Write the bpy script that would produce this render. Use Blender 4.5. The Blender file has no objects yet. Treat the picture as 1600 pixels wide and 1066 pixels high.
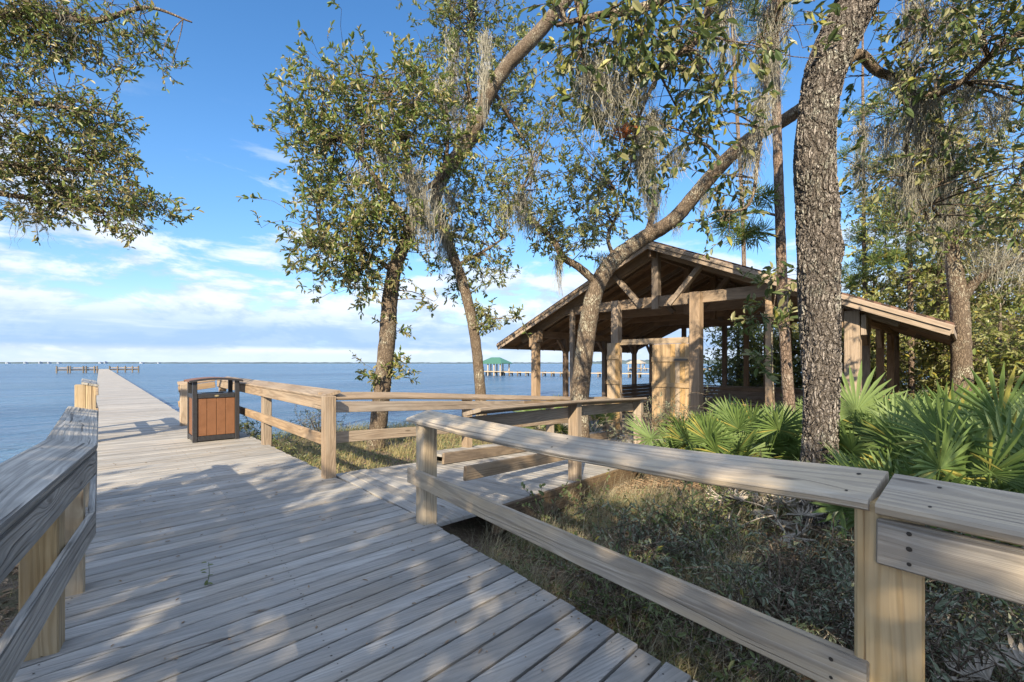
import bpy, math, random
import numpy as np
from mathutils import Vector, Matrix, Quaternion

rng = np.random.default_rng(7)
random.seed(7)
R = math.radians
scene = bpy.context.scene
COL = scene.collection

# ------------------------------------------------------------------ camera, sky, sun
F = 711.0          # focal length in photo pixels (1600 wide)
CH = 1.4           # eye height above the deck
HZ = 568.0
cam = bpy.data.cameras.new("camera")
cam.sensor_width = 36.0
cam.lens = F / 1600 * 36
cam.shift_y = 35.0 / 1600
cam.clip_end = 20000
cam.clip_start = 0.05
co = bpy.data.objects.new("camera", cam)
co.location = (0, 0, CH)
co.rotation_euler = (R(90), 0, 0)
COL.objects.link(co)
scene.camera = co

SUN_EL, SUN_AZ = 29.0, 11.0
sd = Vector((math.sin(R(SUN_AZ)) * math.cos(R(SUN_EL)), math.cos(R(SUN_AZ)) * math.cos(R(SUN_EL)), -math.sin(R(SUN_EL))))
sun = bpy.data.lights.new("sun", 'SUN')
sun.energy = 5.0
sun.angle = R(0.5)
sun.color = (1.0, 0.84, 0.60)
so = bpy.data.objects.new("sun", sun)
so.rotation_euler = sd.to_track_quat('-Z', 'Y').to_euler()
so.location = (-3, -20, 14)
COL.objects.link(so)

scene.view_settings.view_transform = 'Standard'
scene.view_settings.look = 'None'
scene.view_settings.exposure = 1.22
scene.view_settings.gamma = 1.0
scene.cycles.max_bounces = 6
scene.cycles.transparent_max_bounces = 8


class NT:
    """small helper to write node trees"""
    def __init__(s, tree):
        s.t = tree
        s.n = tree.nodes
        s.l = tree.links

    def new(s, typ, **kw):
        nd = s.n.new(typ)
        for k, v in kw.items():
            setattr(nd, k, v)
        return nd

    def inp(s, sock, v):
        if isinstance(v, bpy.types.NodeSocket):
            s.l.new(v, sock)
        elif v is not None:
            try:
                sock.default_value = v
            except Exception:
                sock.default_value = tuple(v) + (1.0,)

    def math(s, op, a, b=None, c=None, clamp=False):
        nd = s.new('ShaderNodeMath', operation=op, use_clamp=clamp)
        s.inp(nd.inputs[0], a)
        if b is not None: s.inp(nd.inputs[1], b)
        if c is not None: s.inp(nd.inputs[2], c)
        return nd.outputs[0]

    def vmath(s, op, a, b=None):
        nd = s.new('ShaderNodeVectorMath', operation=op)
        s.inp(nd.inputs[0], a)
        if b is not None: s.inp(nd.inputs[1], b)
        return nd.outputs[0]

    def mix(s, f, a, b, blend='MIX'):
        nd = s.new('ShaderNodeMix', data_type='RGBA', blend_type=blend)
        s.inp(nd.inputs[0], f)
        s.inp(nd.inputs[6], a)
        s.inp(nd.inputs[7], b)
        return nd.outputs[2]

    def ramp(s, f, stops, interp='LINEAR'):
        nd = s.new('ShaderNodeValToRGB')
        cr = nd.color_ramp
        cr.interpolation = interp
        while len(cr.elements) < len(stops):
            cr.elements.new(0.5)
        for e, (p, c) in zip(cr.elements, stops):
            e.position = p
            e.color = (c, c, c, 1) if isinstance(c, (int, float)) else tuple(c) + (1.0,) if len(c) == 3 else c
        s.inp(nd.inputs[0], f)
        return nd.outputs[0]

    def noise(s, vec, scale, detail=4, rough=0.5, dist=0.0):
        nd = s.new('ShaderNodeTexNoise')
        s.inp(nd.inputs['Vector'], vec)
        nd.inputs['Scale'].default_value = scale
        nd.inputs['Detail'].default_value = detail
        nd.inputs['Roughness'].default_value = rough
        nd.inputs['Distortion'].default_value = dist
        return nd.outputs[0]

    def voro(s, vec, scale, feature='F1', rand=1.0):
        nd = s.new('ShaderNodeTexVoronoi', feature=feature)
        s.inp(nd.inputs['Vector'], vec)
        nd.inputs['Scale'].default_value = scale
        nd.inputs['Randomness'].default_value = rand
        return nd

    def mapr(s, v, a, b, c=0.0, d=1.0, smooth=False):
        nd = s.new('ShaderNodeMapRange')
        if smooth: nd.interpolation_type = 'SMOOTHSTEP'
        s.inp(nd.inputs[0], v)
        for i, x in enumerate((a, b, c, d)):
            nd.inputs[i + 1].default_value = x
        return nd.outputs[0]

    def mapping(s, vec, scale=(1, 1, 1), loc=(0, 0, 0), rot=(0, 0, 0)):
        nd = s.new('ShaderNodeMapping')
        s.inp(nd.inputs[0], vec)
        nd.inputs[1].default_value = loc
        nd.inputs[2].default_value = rot
        nd.inputs[3].default_value = scale
        return nd.outputs[0]

    def bump(s, h, strength=0.5, dist=0.01, normal=None):
        nd = s.new('ShaderNodeBump')
        s.inp(nd.inputs['Height'], h)
        nd.inputs['Strength'].default_value = strength
        nd.inputs['Distance'].default_value = dist
        if normal is not None: s.inp(nd.inputs['Normal'], normal)
        return nd.outputs[0]


def build_world():
    w = bpy.data.worlds.new("World")
    scene.world = w
    w.use_nodes = True
    w.node_tree.nodes.clear()
    t = NT(w.node_tree)
    out = t.new('ShaderNodeOutputWorld')
    bg = t.new('ShaderNodeBackground')
    bg.inputs[1].default_value = 0.15
    sky = t.new('ShaderNodeTexSky', sky_type='NISHITA')
    sky.sun_disc = False
    sky.sun_elevation = R(SUN_EL)
    sky.sun_rotation = R(180 + SUN_AZ)
    sky.air_density = 1.0
    sky.dust_density = 0.25
    sky.ozone_density = 2.2
    tc = t.new('ShaderNodeTexCoord')
    v = tc.outputs['Generated']
    sep = t.new('ShaderNodeSeparateXYZ')
    t.inp(sep.inputs[0], v)
    z = sep.outputs[2]
    # clouds on a flat layer seen in perspective
    den = t.math('ADD', t.math('MAXIMUM', z, 0.0), 0.055)
    cx = t.math('DIVIDE', sep.outputs[0], den)
    cy = t.math('DIVIDE', sep.outputs[1], den)
    cmb = t.new('ShaderNodeCombineXYZ')
    t.inp(cmb.inputs[0], cx); t.inp(cmb.inputs[1], cy)
    p = cmb.outputs[0]
    n1 = t.noise(t.mapping(p, (0.55, 0.62, 1), (3.1, 1.7, 0)), 1.0, 9, 0.58, 0.35)
    n2 = t.noise(t.mapping(p, (1.4, 1.1, 1), (9.3, 4.7, 2.0)), 1.0, 8, 0.62, 0.6)
    # streaky detail of the lower deck in direction space
    n3 = t.noise(t.mapping(v, (3.0, 3.0, 26.0), (1.3, 0.4, 0.2)), 1.0, 7, 0.6, 0.3)
    puff = t.noise(t.mapping(v, (5.2, 5.2, 15.0), (2.2, 7.1, 0.6)), 1.0, 9, 0.60, 0.25)
    sideL = t.mapr(sep.outputs[0], -0.10, -0.45, 0, 1, True)
    low = t.math('MAXIMUM', t.mapr(z, 0.32, 0.16, 0, 1, True), t.math('MULTIPLY', sideL, t.mapr(z, 0.46, 0.24, 0, 1, True)))
    cover = t.mapr(z, 0.34, 0.07, 0.02, 0.17)
    d_low = t.mapr(t.math('ADD', t.math('ADD', t.math('MULTIPLY', puff, 0.8), t.math('MULTIPLY', n3, 0.2)), cover), 0.545, 0.655, 0, 1, True)
    c_low = t.math('MULTIPLY', d_low, low)
    # thin bright strip above the horizon and the flat blue grey base of the bank over it
    bank = t.math('MULTIPLY', t.mapr(z, 0.022, 0.036, 0, 1, True), t.mapr(z, 0.115, 0.06, 0, 1, True))
    c_bank = t.math('MULTIPLY', bank, t.mapr(n3, 0.35, 0.55, 0.45, 0.95, True))
    strip = t.mapr(z, 0.03, 0.015, 0, 0.75, True)
    hs = t.new('ShaderNodeHueSaturation')
    hs.inputs['Hue'].default_value = 0.502
    hs.inputs['Saturation'].default_value = 1.25
    hs.inputs['Value'].default_value = 0.93
    t.inp(hs.inputs['Color'], sky.outputs[0])
    dim = t.mapr(z, 0.05, 0.40, 0.56, 0.76, True)
    base = t.mix(1.0, hs.outputs[0], t.ramp(dim, [(0.0, 0.0), (1.0, 1.0)]), 'MULTIPLY')
    white = (3.0, 3.25, 3.65, 1)
    grey = (1.45, 1.95, 2.8, 1)
    up = t.noise(t.mapping(v, (5.2, 5.2, 15.0), (2.2, 7.1, 1.0)), 1.0, 6, 0.60, 0.25)
    shade = t.mapr(t.math('SUBTRACT', puff, up), -0.10, 0.10, 0.25, 1, True)
    ccol = t.mix(shade, grey, white)
    k = t.mix(t.math('MULTIPLY', c_low, 0.9), base, ccol)
    k = t.mix(t.math('MULTIPLY', c_bank, 0.8), k, (1.15, 1.85, 3.05, 1))
    k = t.mix(strip, k, (2.2, 2.7, 3.5, 1))
    # unseen broken cloud added overhead and behind the viewpoint as bright fill light
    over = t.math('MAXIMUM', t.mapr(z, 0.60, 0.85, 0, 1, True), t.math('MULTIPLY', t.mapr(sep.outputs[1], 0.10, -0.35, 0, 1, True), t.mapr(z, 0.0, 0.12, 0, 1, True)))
    c_fill = t.math('MULTIPLY', over, t.mapr(n2, 0.30, 0.48, 0.25, 0.95, True))
    k = t.mix(c_fill, k, (3.5, 4.2, 5.5, 1))
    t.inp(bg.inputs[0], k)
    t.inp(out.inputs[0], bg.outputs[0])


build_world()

# ------------------------------------------------------------------ object helpers


def at(px, py, Y):
    return np.array(((px - 800) / F * Y, Y, CH - (py - HZ) / F * Y))


def V(*a):
    return np.array(a, dtype=float)


def nrm(a):
    a = np.asarray(a, dtype=float)
    return a / (np.linalg.norm(a, axis=-1, keepdims=True) + 1e-12)


def tag(o, label=None, cat=None, group=None, kind=None):
    if label: o['label'] = label
    if cat: o['category'] = cat
    if group: o['group'] = group
    if kind: o['kind'] = kind
    return o


def empty(name, loc=(0, 0, 0), rz=0.0, label=None, cat=None, group=None):
    o = bpy.data.objects.new(name, None)
    o.location = loc
    o.rotation_euler = (0, 0, rz)
    o.empty_display_size = 0.2
    COL.objects.link(o)
    return tag(o, label, cat, group)


class MB:
    """collects geometry with per-vertex uv and rnd, builds ONE mesh object"""
    def __init__(s):
        s.v = []; s.uv = []; s.r = []; s.q = []; s.t = []; s.qm = []; s.tm = []; s.n = 0

    def add(s, v, quads=None, tris=None, uv=None, rnd=None, mat=0):
        v = np.asarray(v, dtype=np.float64).reshape(-1, 3)
        n = len(v)
        s.v.append(v)
        s.uv.append(np.zeros((n, 2)) if uv is None else np.asarray(uv, float).reshape(-1, 2))
        s.r.append(np.full(n, random.random()) if rnd is None else np.broadcast_to(np.asarray(rnd, float), (n,)))
        if quads is not None and len(quads):
            q = np.asarray(quads, dtype=np.int64).reshape(-1, 4) + s.n
            s.q.append(q); s.qm.append(np.full(len(q), mat))
        if tris is not None and len(tris):
            q = np.asarray(tris, dtype=np.int64).reshape(-1, 3) + s.n
            s.t.append(q); s.tm.append(np.full(len(q), mat))
        s.n += n

    def build(s, name, mats, parent=None, smooth=False, loc=None):
        me = bpy.data.meshes.new(name)
        v = np.concatenate(s.v) if s.v else np.zeros((0, 3))
        if loc is not None: v = v - np.asarray(loc, float)
        q = np.concatenate(s.q) if s.q else np.zeros((0, 4), int)
        t = np.concatenate(s.t) if s.t else np.zeros((0, 3), int)
        nl = len(q) * 4 + len(t) * 3
        me.vertices.add(len(v)); me.vertices.foreach_set('co', v.astype(np.float32).ravel())
        me.loops.add(nl)
        li = np.concatenate([q.ravel(), t.ravel()]).astype(np.int32)
        me.loops.foreach_set('vertex_index', li)
        me.polygons.add(len(q) + len(t))
        st = np.concatenate([np.arange(len(q)) * 4, len(q) * 4 + np.arange(len(t)) * 3]).astype(np.int32)
        me.polygons.foreach_set('loop_start', st)
        mi = np.concatenate(s.qm + s.tm) if (s.qm or s.tm) else np.zeros(0)
        me.polygons.foreach_set('material_index', mi.astype(np.int32))
        me.polygons.foreach_set('use_smooth', np.full(len(st), bool(smooth)))
        uvl = me.uv_layers.new(name='UVMap')
        uv = np.concatenate(s.uv)
        uvl.data.foreach_set('uv', uv[li].astype(np.float32).ravel())
        at_ = me.attributes.new('rnd', 'FLOAT', 'POINT')
        at_.data.foreach_set('value', np.concatenate(s.r).astype(np.float32))
        me.update(calc_edges=True)
        me.validate()
        for m in (mats if isinstance(mats, (list, tuple)) else [mats]):
            me.materials.append(m)
        o = bpy.data.objects.new(name, me)
        COL.objects.link(o)
        if loc is not None: o.location = tuple(loc)
        if parent is not None: o.parent = parent
        return o

    # ---- shapes
    def box(s, c, ax, dims, ch=0.004, mat=0, rnd=None):
        """chamfered box; ax = 3 axes (length, width, height)"""
        ax = [nrm(a) for a in ax]
        if np.dot(np.cross(ax[0], ax[1]), ax[2]) < 0:
            ax[1] = -ax[1]
        h = [d / 2 for d in dims]
        ch = min(ch, min(h) * 0.45)
        vs = []; uv = []
        ou, ov = random.random() * 40, random.random() * 9
        idx = {}
        for sx in (-1, 1):
            for sy in (-1, 1):
                for sz in (-1, 1):
                    sg = (sx, sy, sz)
                    for f in range(3):
                        l = [sg[k] * (h[k] if k == f else h[k] - ch) for k in range(3)]
                        idx[(sx, sy, sz, f)] = len(vs)
                        vs.append(c + l[0] * ax[0] + l[1] * ax[1] + l[2] * ax[2])
                        if f == 0: uv.append((ou + l[1], ov + l[2]))
                        elif f == 1: uv.append((ou + l[0], ov + l[2] + 0.3))
                        else: uv.append((ou + l[0], ov + l[1] + 0.7))
        q = []; t = []
        def face(f, sgn):
            a, b = [k for k in range(3) if k != f]
            order = [(-1, -1), (1, -1), (1, 1), (-1, 1)]
            r = []
            for u, w in order:
                sg = [0, 0, 0]; sg[f] = sgn; sg[a] = u; sg[b] = w
                r.append(idx[(sg[0], sg[1], sg[2], f)])
            flip = (sgn < 0) ^ (f == 1)
            return r[::-1] if flip else r
        for f in range(3):
            for sgn in (-1, 1):
                q.append(face(f, sgn))
        for e in range(3):               # edges along axis e
            a, b = [k for k in range(3) if k != e]
            for u in (-1, 1):
                for w in (-1, 1):
                    s1 = [0, 0, 0]; s1[a] = u; s1[b] = w
                    lo = s1[:]; lo[e] = -1
                    hi = s1[:]; hi[e] = 1
                    r = [idx[(*lo, a)], idx[(*hi, a)], idx[(*hi, b)], idx[(*lo, b)]]
                    q.append(r if (u * w > 0) ^ (e == 1) else r[::-1])
        for sx in (-1, 1):
            for sy in (-1, 1):
                for sz in (-1, 1):
                    r = [idx[(sx, sy, sz, k)] for k in range(3)]
                    t.append(r if sx * sy * sz > 0 else r[::-1])
        s.add(vs, q, t, uv, rnd, mat)

    def beam(s, a, b, w, h, up=(0, 0, 1), ch=0.005, mat=0, rnd=None, ext=0.0):
        """box from a to b; w = sideways size, h = size along up"""
        a = np.asarray(a, float); b = np.asarray(b, float)
        d = nrm(b - a)
        side = nrm(np.cross(d, up))
        u = np.cross(side, d)
        s.box((a + b) / 2, (d, side, u), (np.linalg.norm(b - a) + 2 * ext, w, h), ch, mat, rnd)

    def post(s, x, y, z0, z1, w, ang, ch=0.006, mat=0, d=None):
        a = V(math.cos(ang), math.sin(ang), 0); b = V(-math.sin(ang), math.cos(ang), 0)
        s.box(V(x, y, (z0 + z1) / 2), (V(0, 0, 1), a, b), (z1 - z0, w, d or w), ch, mat)

    def board(s, pts, sides, ups, w, t, ch=0.006, mat=0):
        """swept plank through pts with per-point side and up vectors; pts = centre of the top face"""
        prof = [(-w/2+ch, 0), (w/2-ch, 0), (w/2, -ch), (w/2, -t+ch), (w/2-ch, -t), (-w/2+ch, -t), (-w/2, -t+ch), (-w/2, -ch)]
        m = len(prof); n = len(pts)
        vs = []; uv = []
        ou, ov = random.random() * 40, random.random() * 9
        L = 0
        per = np.cumsum([0] + [math.dist(prof[i], prof[(i + 1) % m]) for i in range(m)])
        for i in range(n):
            if i: L += np.linalg.norm(pts[i] - pts[i - 1])
            for j, (a, b) in enumerate(prof):
                vs.append(pts[i] + sides[i] * a + ups[i] * b)
                uv.append((ou + L, ov + per[j]))
        q = []
        for i in range(n - 1):
            for j in range(m):
                k = (j + 1) % m
                q.append((i*m+j, i*m+k, (i+1)*m+k, (i+1)*m+j))
        # end caps (their own verts)
        base = len(vs)
        for e in (0, n - 1):
            for j in range(m):
                vs.append(vs[e*m+j]); uv.append((ou + prof[j][1]*1.0, ov + prof[j][0]))
        def cap(b, rev):
            f = [(b+7, b+0, b+1, b+2), (b+7, b+2, b+3, b+6), (b+6, b+3, b+4, b+5)]
            return [x[::-1] for x in f] if rev else f
        q += cap(base, False) + cap(base + m, True)
        s.add(vs, q, None, uv, None, mat)

    def tube(s, pts, rad, sides=8, seg=None, wob=0.0, cap=True, mat=0, rnd=None):
        P, r = resample(pts, rad, seg)
        n = len(P)
        T = np.gradient(P, axis=0); T = nrm(T)
        ref = V(0, 1, 0.01) if abs(T[0][2]) > 0.5 else V(0, 0, 1)
        N = []
        u = nrm(np.cross(T[0], ref))
        for i in range(n):
            u = nrm(u - T[i] * np.dot(u, T[i]))
            N.append(u)
        N = np.array(N); B = np.cross(T, N)
        a = np.linspace(0, 2 * np.pi, sides, endpoint=False)
        rr = r[:, None] * (1 + (wob * rng.normal(size=(n, sides)) if wob else 0))
        ring = P[:, None, :] + rr[:, :, None] * (np.cos(a)[None, :, None] * N[:, None, :] + np.sin(a)[None, :, None] * B[:, None, :])
        L = np.concatenate([[0], np.cumsum(np.linalg.norm(np.diff(P, axis=0), axis=1))])
        uv = np.stack([np.broadcast_to(a[None, :] * r[0], (n, sides)), np.broadcast_to(L[:, None], (n, sides))], -1)
        i = np.arange(n - 1)[:, None] * sides; j = np.arange(sides)[None, :]; k = (j + 1) % sides
        q = np.stack([i + j, i + k, i + sides + k, i + sides + j], -1).reshape(-1, 4)
        vs = ring.reshape(-1, 3); uvs = uv.reshape(-1, 2)
        tr = None
        if cap:
            vs = np.vstack([vs, P[0], P[-1]]); uvs = np.vstack([uvs, [0, 0], [0, 0]])
            c0, c1 = n * sides, n * sides + 1
            jj = np.arange(sides); kk = (jj + 1) % sides
            tr = np.vstack([np.stack([np.full(sides, c0), kk, jj], 1), np.stack([np.full(sides, c1), (n-1)*sides + jj, (n-1)*sides + kk], 1)])
        s.add(vs, q, tr, uvs, rnd, mat)


def resample(pts, rad, seg=None):
    pts = np.asarray(pts, float)
    n = len(pts)
    rad = np.broadcast_to(np.asarray(rad, float), (n,)) if np.ndim(rad) == 0 or len(np.atleast_1d(rad)) == n else np.interp(np.linspace(0, 1, n), np.linspace(0, 1, len(rad)), rad)
    if n < 3 or seg is None:
        if seg is None: return pts, np.array(rad)
        t = np.linspace(0, n - 1, seg)
        return np.stack([np.interp(t, np.arange(n), pts[:, k]) for k in range(3)], 1), np.interp(t, np.arange(n), rad)
    P = np.vstack([2 * pts[0] - pts[1], pts, 2 * pts[-1] - pts[-2]])
    t = np.linspace(0, n - 1 - 1e-6, seg)
    i = t.astype(int); f = (t - i)[:, None]
    p0, p1, p2, p3 = P[i], P[i + 1], P[i + 2], P[i + 3]
    out = 0.5 * ((2 * p1) + (-p0 + p2) * f + (2*p0 - 5*p1 + 4*p2 - p3) * f**2 + (-p0 + 3*p1 - 3*p2 + p3) * f**3)
    return out, np.interp(t, np.arange(n), rad)


# ------------------------------------------------------------------ materials
MATS = {}


def newmat(name):
    m = bpy.data.materials.new(name)
    m.use_nodes = True
    m.node_tree.nodes.clear()
    t = NT(m.node_tree)
    out = t.new('ShaderNodeOutputMaterial')
    MATS[name] = m
    return m, t, out


def principled(t, col, rough=0.6, spec=0.5, normal=None, metal=0.0):
    b = t.new('ShaderNodeBsdfPrincipled')
    t.inp(b.inputs['Base Color'], col)
    t.inp(b.inputs['Roughness'], rough)
    b.inputs['Specular IOR Level'].default_value = spec
    b.inputs['Metallic'].default_value = metal
    if normal is not None: t.inp(b.inputs['Normal'], normal)
    return b


def attr(t, name):
    nd = t.new('ShaderNodeAttribute', attribute_name=name)
    return nd.outputs['Fac']


def wood(name, light, dark, crack, rough=0.75, gscale=1.0, vary=0.35, knots=0.5, bump=0.5, rings=0.42, ckth=0.30, stain=None, stain_amt=0.0):
    m, t, out = newmat(name)
    uv = t.new('ShaderNodeUVMap').outputs[0]
    r = attr(t, 'rnd')
    off = t.new('ShaderNodeCombineXYZ')
    t.inp(off.inputs[0], t.math('MULTIPLY', r, 37.0)); t.inp(off.inputs[1], t.math('MULTIPLY', r, 11.0))
    p = t.vmath('ADD', uv, off.outputs[0])
    warp = t.noise(t.mapping(p, (1.1 * gscale, 5 * gscale, 1)), 1.0, 2, 0.5)
    wv = t.new('ShaderNodeCombineXYZ')
    # knots: distance cells in plank space push the grain sideways
    vo = t.voro(t.mapping(p, (1.6, 8.5, 1)), 1.0)
    kd = vo.outputs['Distance']
    sel = t.new('ShaderNodeSeparateColor'); t.inp(sel.inputs[0], vo.outputs['Color'])
    has = t.math('GREATER_THAN', sel.outputs[0], 1.0 - knots)
    push = t.math('MULTIPLY', t.mapr(kd, 0.0, 0.42, 1, 0, True), has)
    t.inp(wv.inputs[1], t.math('ADD', t.math('MULTIPLY', warp, 0.055), t.math('MULTIPLY', push, 0.035)))
    g = t.vmath('ADD', p, wv.outputs[0])
    n1 = t.noise(t.mapping(g, (0.9 * gscale, 62 * gscale, 1)), 1.0, 5, 0.62)
    n2 = t.noise(t.mapping(g, (2.2 * gscale, 150 * gscale, 1)), 1.0, 3, 0.6)
    n3 = t.noise(t.mapping(p, (1.3, 4.0, 1), (5, 3, 0)), 1.0, 4, 0.6)
    grain = t.math('ADD', t.math('MULTIPLY', n1, 0.65), t.math('MULTIPLY', n2, 0.35))
    col = t.mix(t.mapr(grain, 0.38, 0.60, 0, 1), dark, light)
    col = t.mix(t.mapr(n3, 0.40, 0.64, 0, 0.6, True), col, tuple(x * 0.72 for x in dark))
    if stain is not None:
        col = t.mix(t.math('MULTIPLY', t.mapr(t.noise(t.mapping(p, (0.9, 2.2, 1), (1, 8, 0)), 1.0, 5, 0.65), 0.42, 0.62, 0, 1, True), stain_amt), col, stain)
    cv = t.voro(t.mapping(g, (0.30 * gscale, 6.0 * gscale, 1), (4, 6, 0)), 1.0)
    ring = t.math('SINE', t.math('ADD', t.math('MULTIPLY', cv.outputs['Distance'], 52.0), t.math('MULTIPLY', t.noise(t.mapping(g, (1.5, 14, 1)), 1.0, 3, 0.5), 9.0)))
    ring = t.mapr(ring, -0.2, 1.0, 0, 1, True)
    col = t.mix(t.math('MULTIPLY', ring, rings), col, tuple(x * 0.62 for x in dark))
    core = t.math('MULTIPLY', t.mapr(kd, 0.05, 0.12, 1, 0, True), has)
    col = t.mix(t.math('MULTIPLY', core, 0.75), col, crack)
    ck = t.mapr(t.noise(t.mapping(g, (0.55 * gscale, 34 * gscale, 1), (7, 2, 0)), 1.0, 2, 0.4), ckth, ckth - 0.04, 0, 1)
    col = t.mix(t.math('MULTIPLY', ck, 0.7), col, crack)
    hs = t.new('ShaderNodeHueSaturation')
    t.inp(hs.inputs['Value'], t.mapr(r, 0, 1, 1 - vary, 1 + vary * 0.7))
    t.inp(hs.inputs['Saturation'], t.mapr(t.math('FRACT', t.math('MULTIPLY', r, 7.31)), 0, 1, 0.75, 1.25))
    t.inp(hs.inputs['Color'], col)
    h = t.math('SUBTRACT', t.math('ADD', grain, t.math('MULTIPLY', ring, 0.35)), t.math('MULTIPLY', ck, 0.9))
    nm = t.bump(h, bump, 0.006)
    b = principled(t, hs.outputs[0], rough, 0.35, nm)
    t.inp(out.inputs[0], b.outputs[0])
    return m


W_DECK = wood('weathered_deck_wood', (0.35, 0.335, 0.317), (0.235, 0.23, 0.222), (0.08, 0.062, 0.05), 0.72, vary=0.2, knots=0.22, stain=(0.31, 0.26, 0.20), stain_amt=0.35, bump=0.6, rings=0.28)
W_CAP = wood('weathered_cap_wood', (0.50, 0.44, 0.36), (0.33, 0.285, 0.235), (0.09, 0.075, 0.06), 0.68, vary=0.12, knots=0.45, stain=(0.50, 0.39, 0.25), stain_amt=0.5, bump=0.8, ckth=0.335)
W_CAPOLD = wood('silver_cap_wood', (0.46, 0.435, 0.40), (0.25, 0.24, 0.225), (0.045, 0.04, 0.035), 0.75, vary=0.12, knots=0.6, bump=1.0, ckth=0.37)
W_POST = wood('yellow_pine_post_wood', (0.52, 0.40, 0.245), (0.375, 0.27, 0.15), (0.12, 0.07, 0.035), 0.7, vary=0.14, ckth=0.35, knots=0.6, stain=(0.42, 0.37, 0.29), stain_amt=0.4)
W_RAMP = wood('brown_weathered_rail_wood', (0.37, 0.285, 0.205), (0.235, 0.175, 0.125), (0.07, 0.05, 0.035), 0.75, vary=0.2, knots=0.35, stain=(0.36, 0.31, 0.25), stain_amt=0.4)
W_PAV = wood('pavilion_timber', (0.37, 0.285, 0.215), (0.25, 0.19, 0.14), (0.08, 0.05, 0.03), 0.75, vary=0.15, knots=0.35, stain=(0.30, 0.24, 0.19), stain_amt=0.4)
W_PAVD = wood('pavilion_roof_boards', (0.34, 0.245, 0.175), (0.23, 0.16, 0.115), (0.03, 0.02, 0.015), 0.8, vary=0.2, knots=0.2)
W_DOOR = wood('pavilion_door_wood', (0.46, 0.335, 0.205), (0.33, 0.235, 0.14), (0.15, 0.08, 0.03), 0.6, vary=0.12, knots=0.3)
W_PILE = wood('grey_pile_wood', (0.22, 0.18, 0.14), (0.12, 0.10, 0.08), (0.03, 0.025, 0.02), 0.85)
W_DARK = wood('dark_beam_wood', (0.17, 0.13, 0.095), (0.095, 0.07, 0.052), (0.03, 0.022, 0.016), 0.85, stain=(0.26, 0.19, 0.12), stain_amt=0.5)  # darker brown tone for joists, edge beams and kerb


def simple(name, col, rough=0.5, metal=0.0, var=0.15, scale=8.0, bump=0.0, spec=0.5):
    m, t, out = newmat(name)
    tc = t.new('ShaderNodeTexCoord').outputs['Object']
    n = t.noise(tc, scale, 5, 0.6)
    c = t.mix(t.mapr(n, 0.3, 0.7, 0, 1), tuple(x * (1 - var) for x in col), tuple(min(1, x * (1 + var)) for x in col))
    nm = t.bump(n, bump, 0.01) if bump else None
    b = principled(t, c, t.mapr(n, 0.3, 0.7, max(0.02, rough - 0.08), rough + 0.08), spec, nm, metal)
    t.inp(out.inputs[0], b.outputs[0])
    return m


M_BLACK = simple('black_powder_coat', (0.022, 0.022, 0.025), 0.42, 0, 0.2, 30, 0.05)
M_PANEL = simple('orange_brown_plastic_lumber', (0.15, 0.065, 0.028), 0.55, 0, 0.12, 12, 0.08)
M_PLAQUE = simple('brass_plaque', (0.55, 0.45, 0.25), 0.35, 0.8)
M_SCREW = simple('rusted_screw', (0.035, 0.028, 0.022), 0.6, 0.3)
M_GREENROOF = simple('green_metal_roof', (0.045, 0.13, 0.09), 0.5)
M_CONC = simple('concrete_floor', (0.26, 0.23, 0.19), 0.85, 0, 0.25, 3, 0.2)
M_WHITE = simple('white_painted_wall', (0.24, 0.27, 0.32), 0.6)
M_STEEL = simple('galvanised_grill_steel', (0.10, 0.10, 0.10), 0.5, 0.6)


def leafmat(name, top, top2, under, trans=0.22, rough=0.42, spec=0.45, yellow=None, yamt=0.1):
    m, t, out = newmat(name)
    r = attr(t, 'rnd')
    geo = t.new('ShaderNodeNewGeometry')
    c = t.mix(r, top, top2)
    if yellow is not None:
        c = t.mix(t.math('GREATER_THAN', t.math('FRACT', t.math('MULTIPLY', r, 13.7)), 1 - yamt), c, yellow)
    n = t.noise(t.new('ShaderNodeTexCoord').outputs['Object'], 9.0, 3, 0.6)
    c = t.mix(t.mapr(n, 0.35, 0.65, 0, 0.45), c, tuple(x * 0.6 for x in top))
    c2 = t.mix(geo.outputs['Backfacing'], c, under)
    b = principled(t, c2, rough, spec)
    tr = t.new('ShaderNodeBsdfTranslucent')
    t.inp(tr.inputs[0], t.mix(0.5, c2, top2))
    mx = t.new('ShaderNodeMixShader')
    mx.inputs[0].default_value = trans
    t.inp(mx.inputs[1], b.outputs[0]); t.inp(mx.inputs[2], tr.outputs[0])
    t.inp(out.inputs[0], mx.outputs[0])
    return m


L_OAK = leafmat('oak_leaf', (0.092, 0.138, 0.040), (0.20, 0.245, 0.075), (0.19, 0.19, 0.085), 0.28, yellow=(0.32, 0.29, 0.09), yamt=0.12)
L_OAK2 = leafmat('laurel_leaf', (0.095, 0.155, 0.040), (0.225, 0.285, 0.075), (0.23, 0.21, 0.10), 0.28, yellow=(0.36, 0.29, 0.09), yamt=0.12)
L_BIG = leafmat('broad_glossy_leaf', (0.065, 0.105, 0.042), (0.135, 0.185, 0.062), (0.20, 0.20, 0.095), 0.32, 0.4, 0.4, yellow=(0.36, 0.36, 0.08), yamt=0.15)
L_BG = leafmat('woodland_leaf', (0.13, 0.185, 0.055), (0.31, 0.335, 0.09), (0.22, 0.23, 0.09), 0.35, yellow=(0.50, 0.42, 0.09), yamt=0.24)
L_PINE = leafmat('pine_needle', (0.094, 0.156, 0.044), (0.200, 0.263, 0.069), (0.125, 0.188, 0.056), 0.3, 0.5, 0.3, yellow=(0.413, 0.338, 0.075), yamt=0.15)
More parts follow.
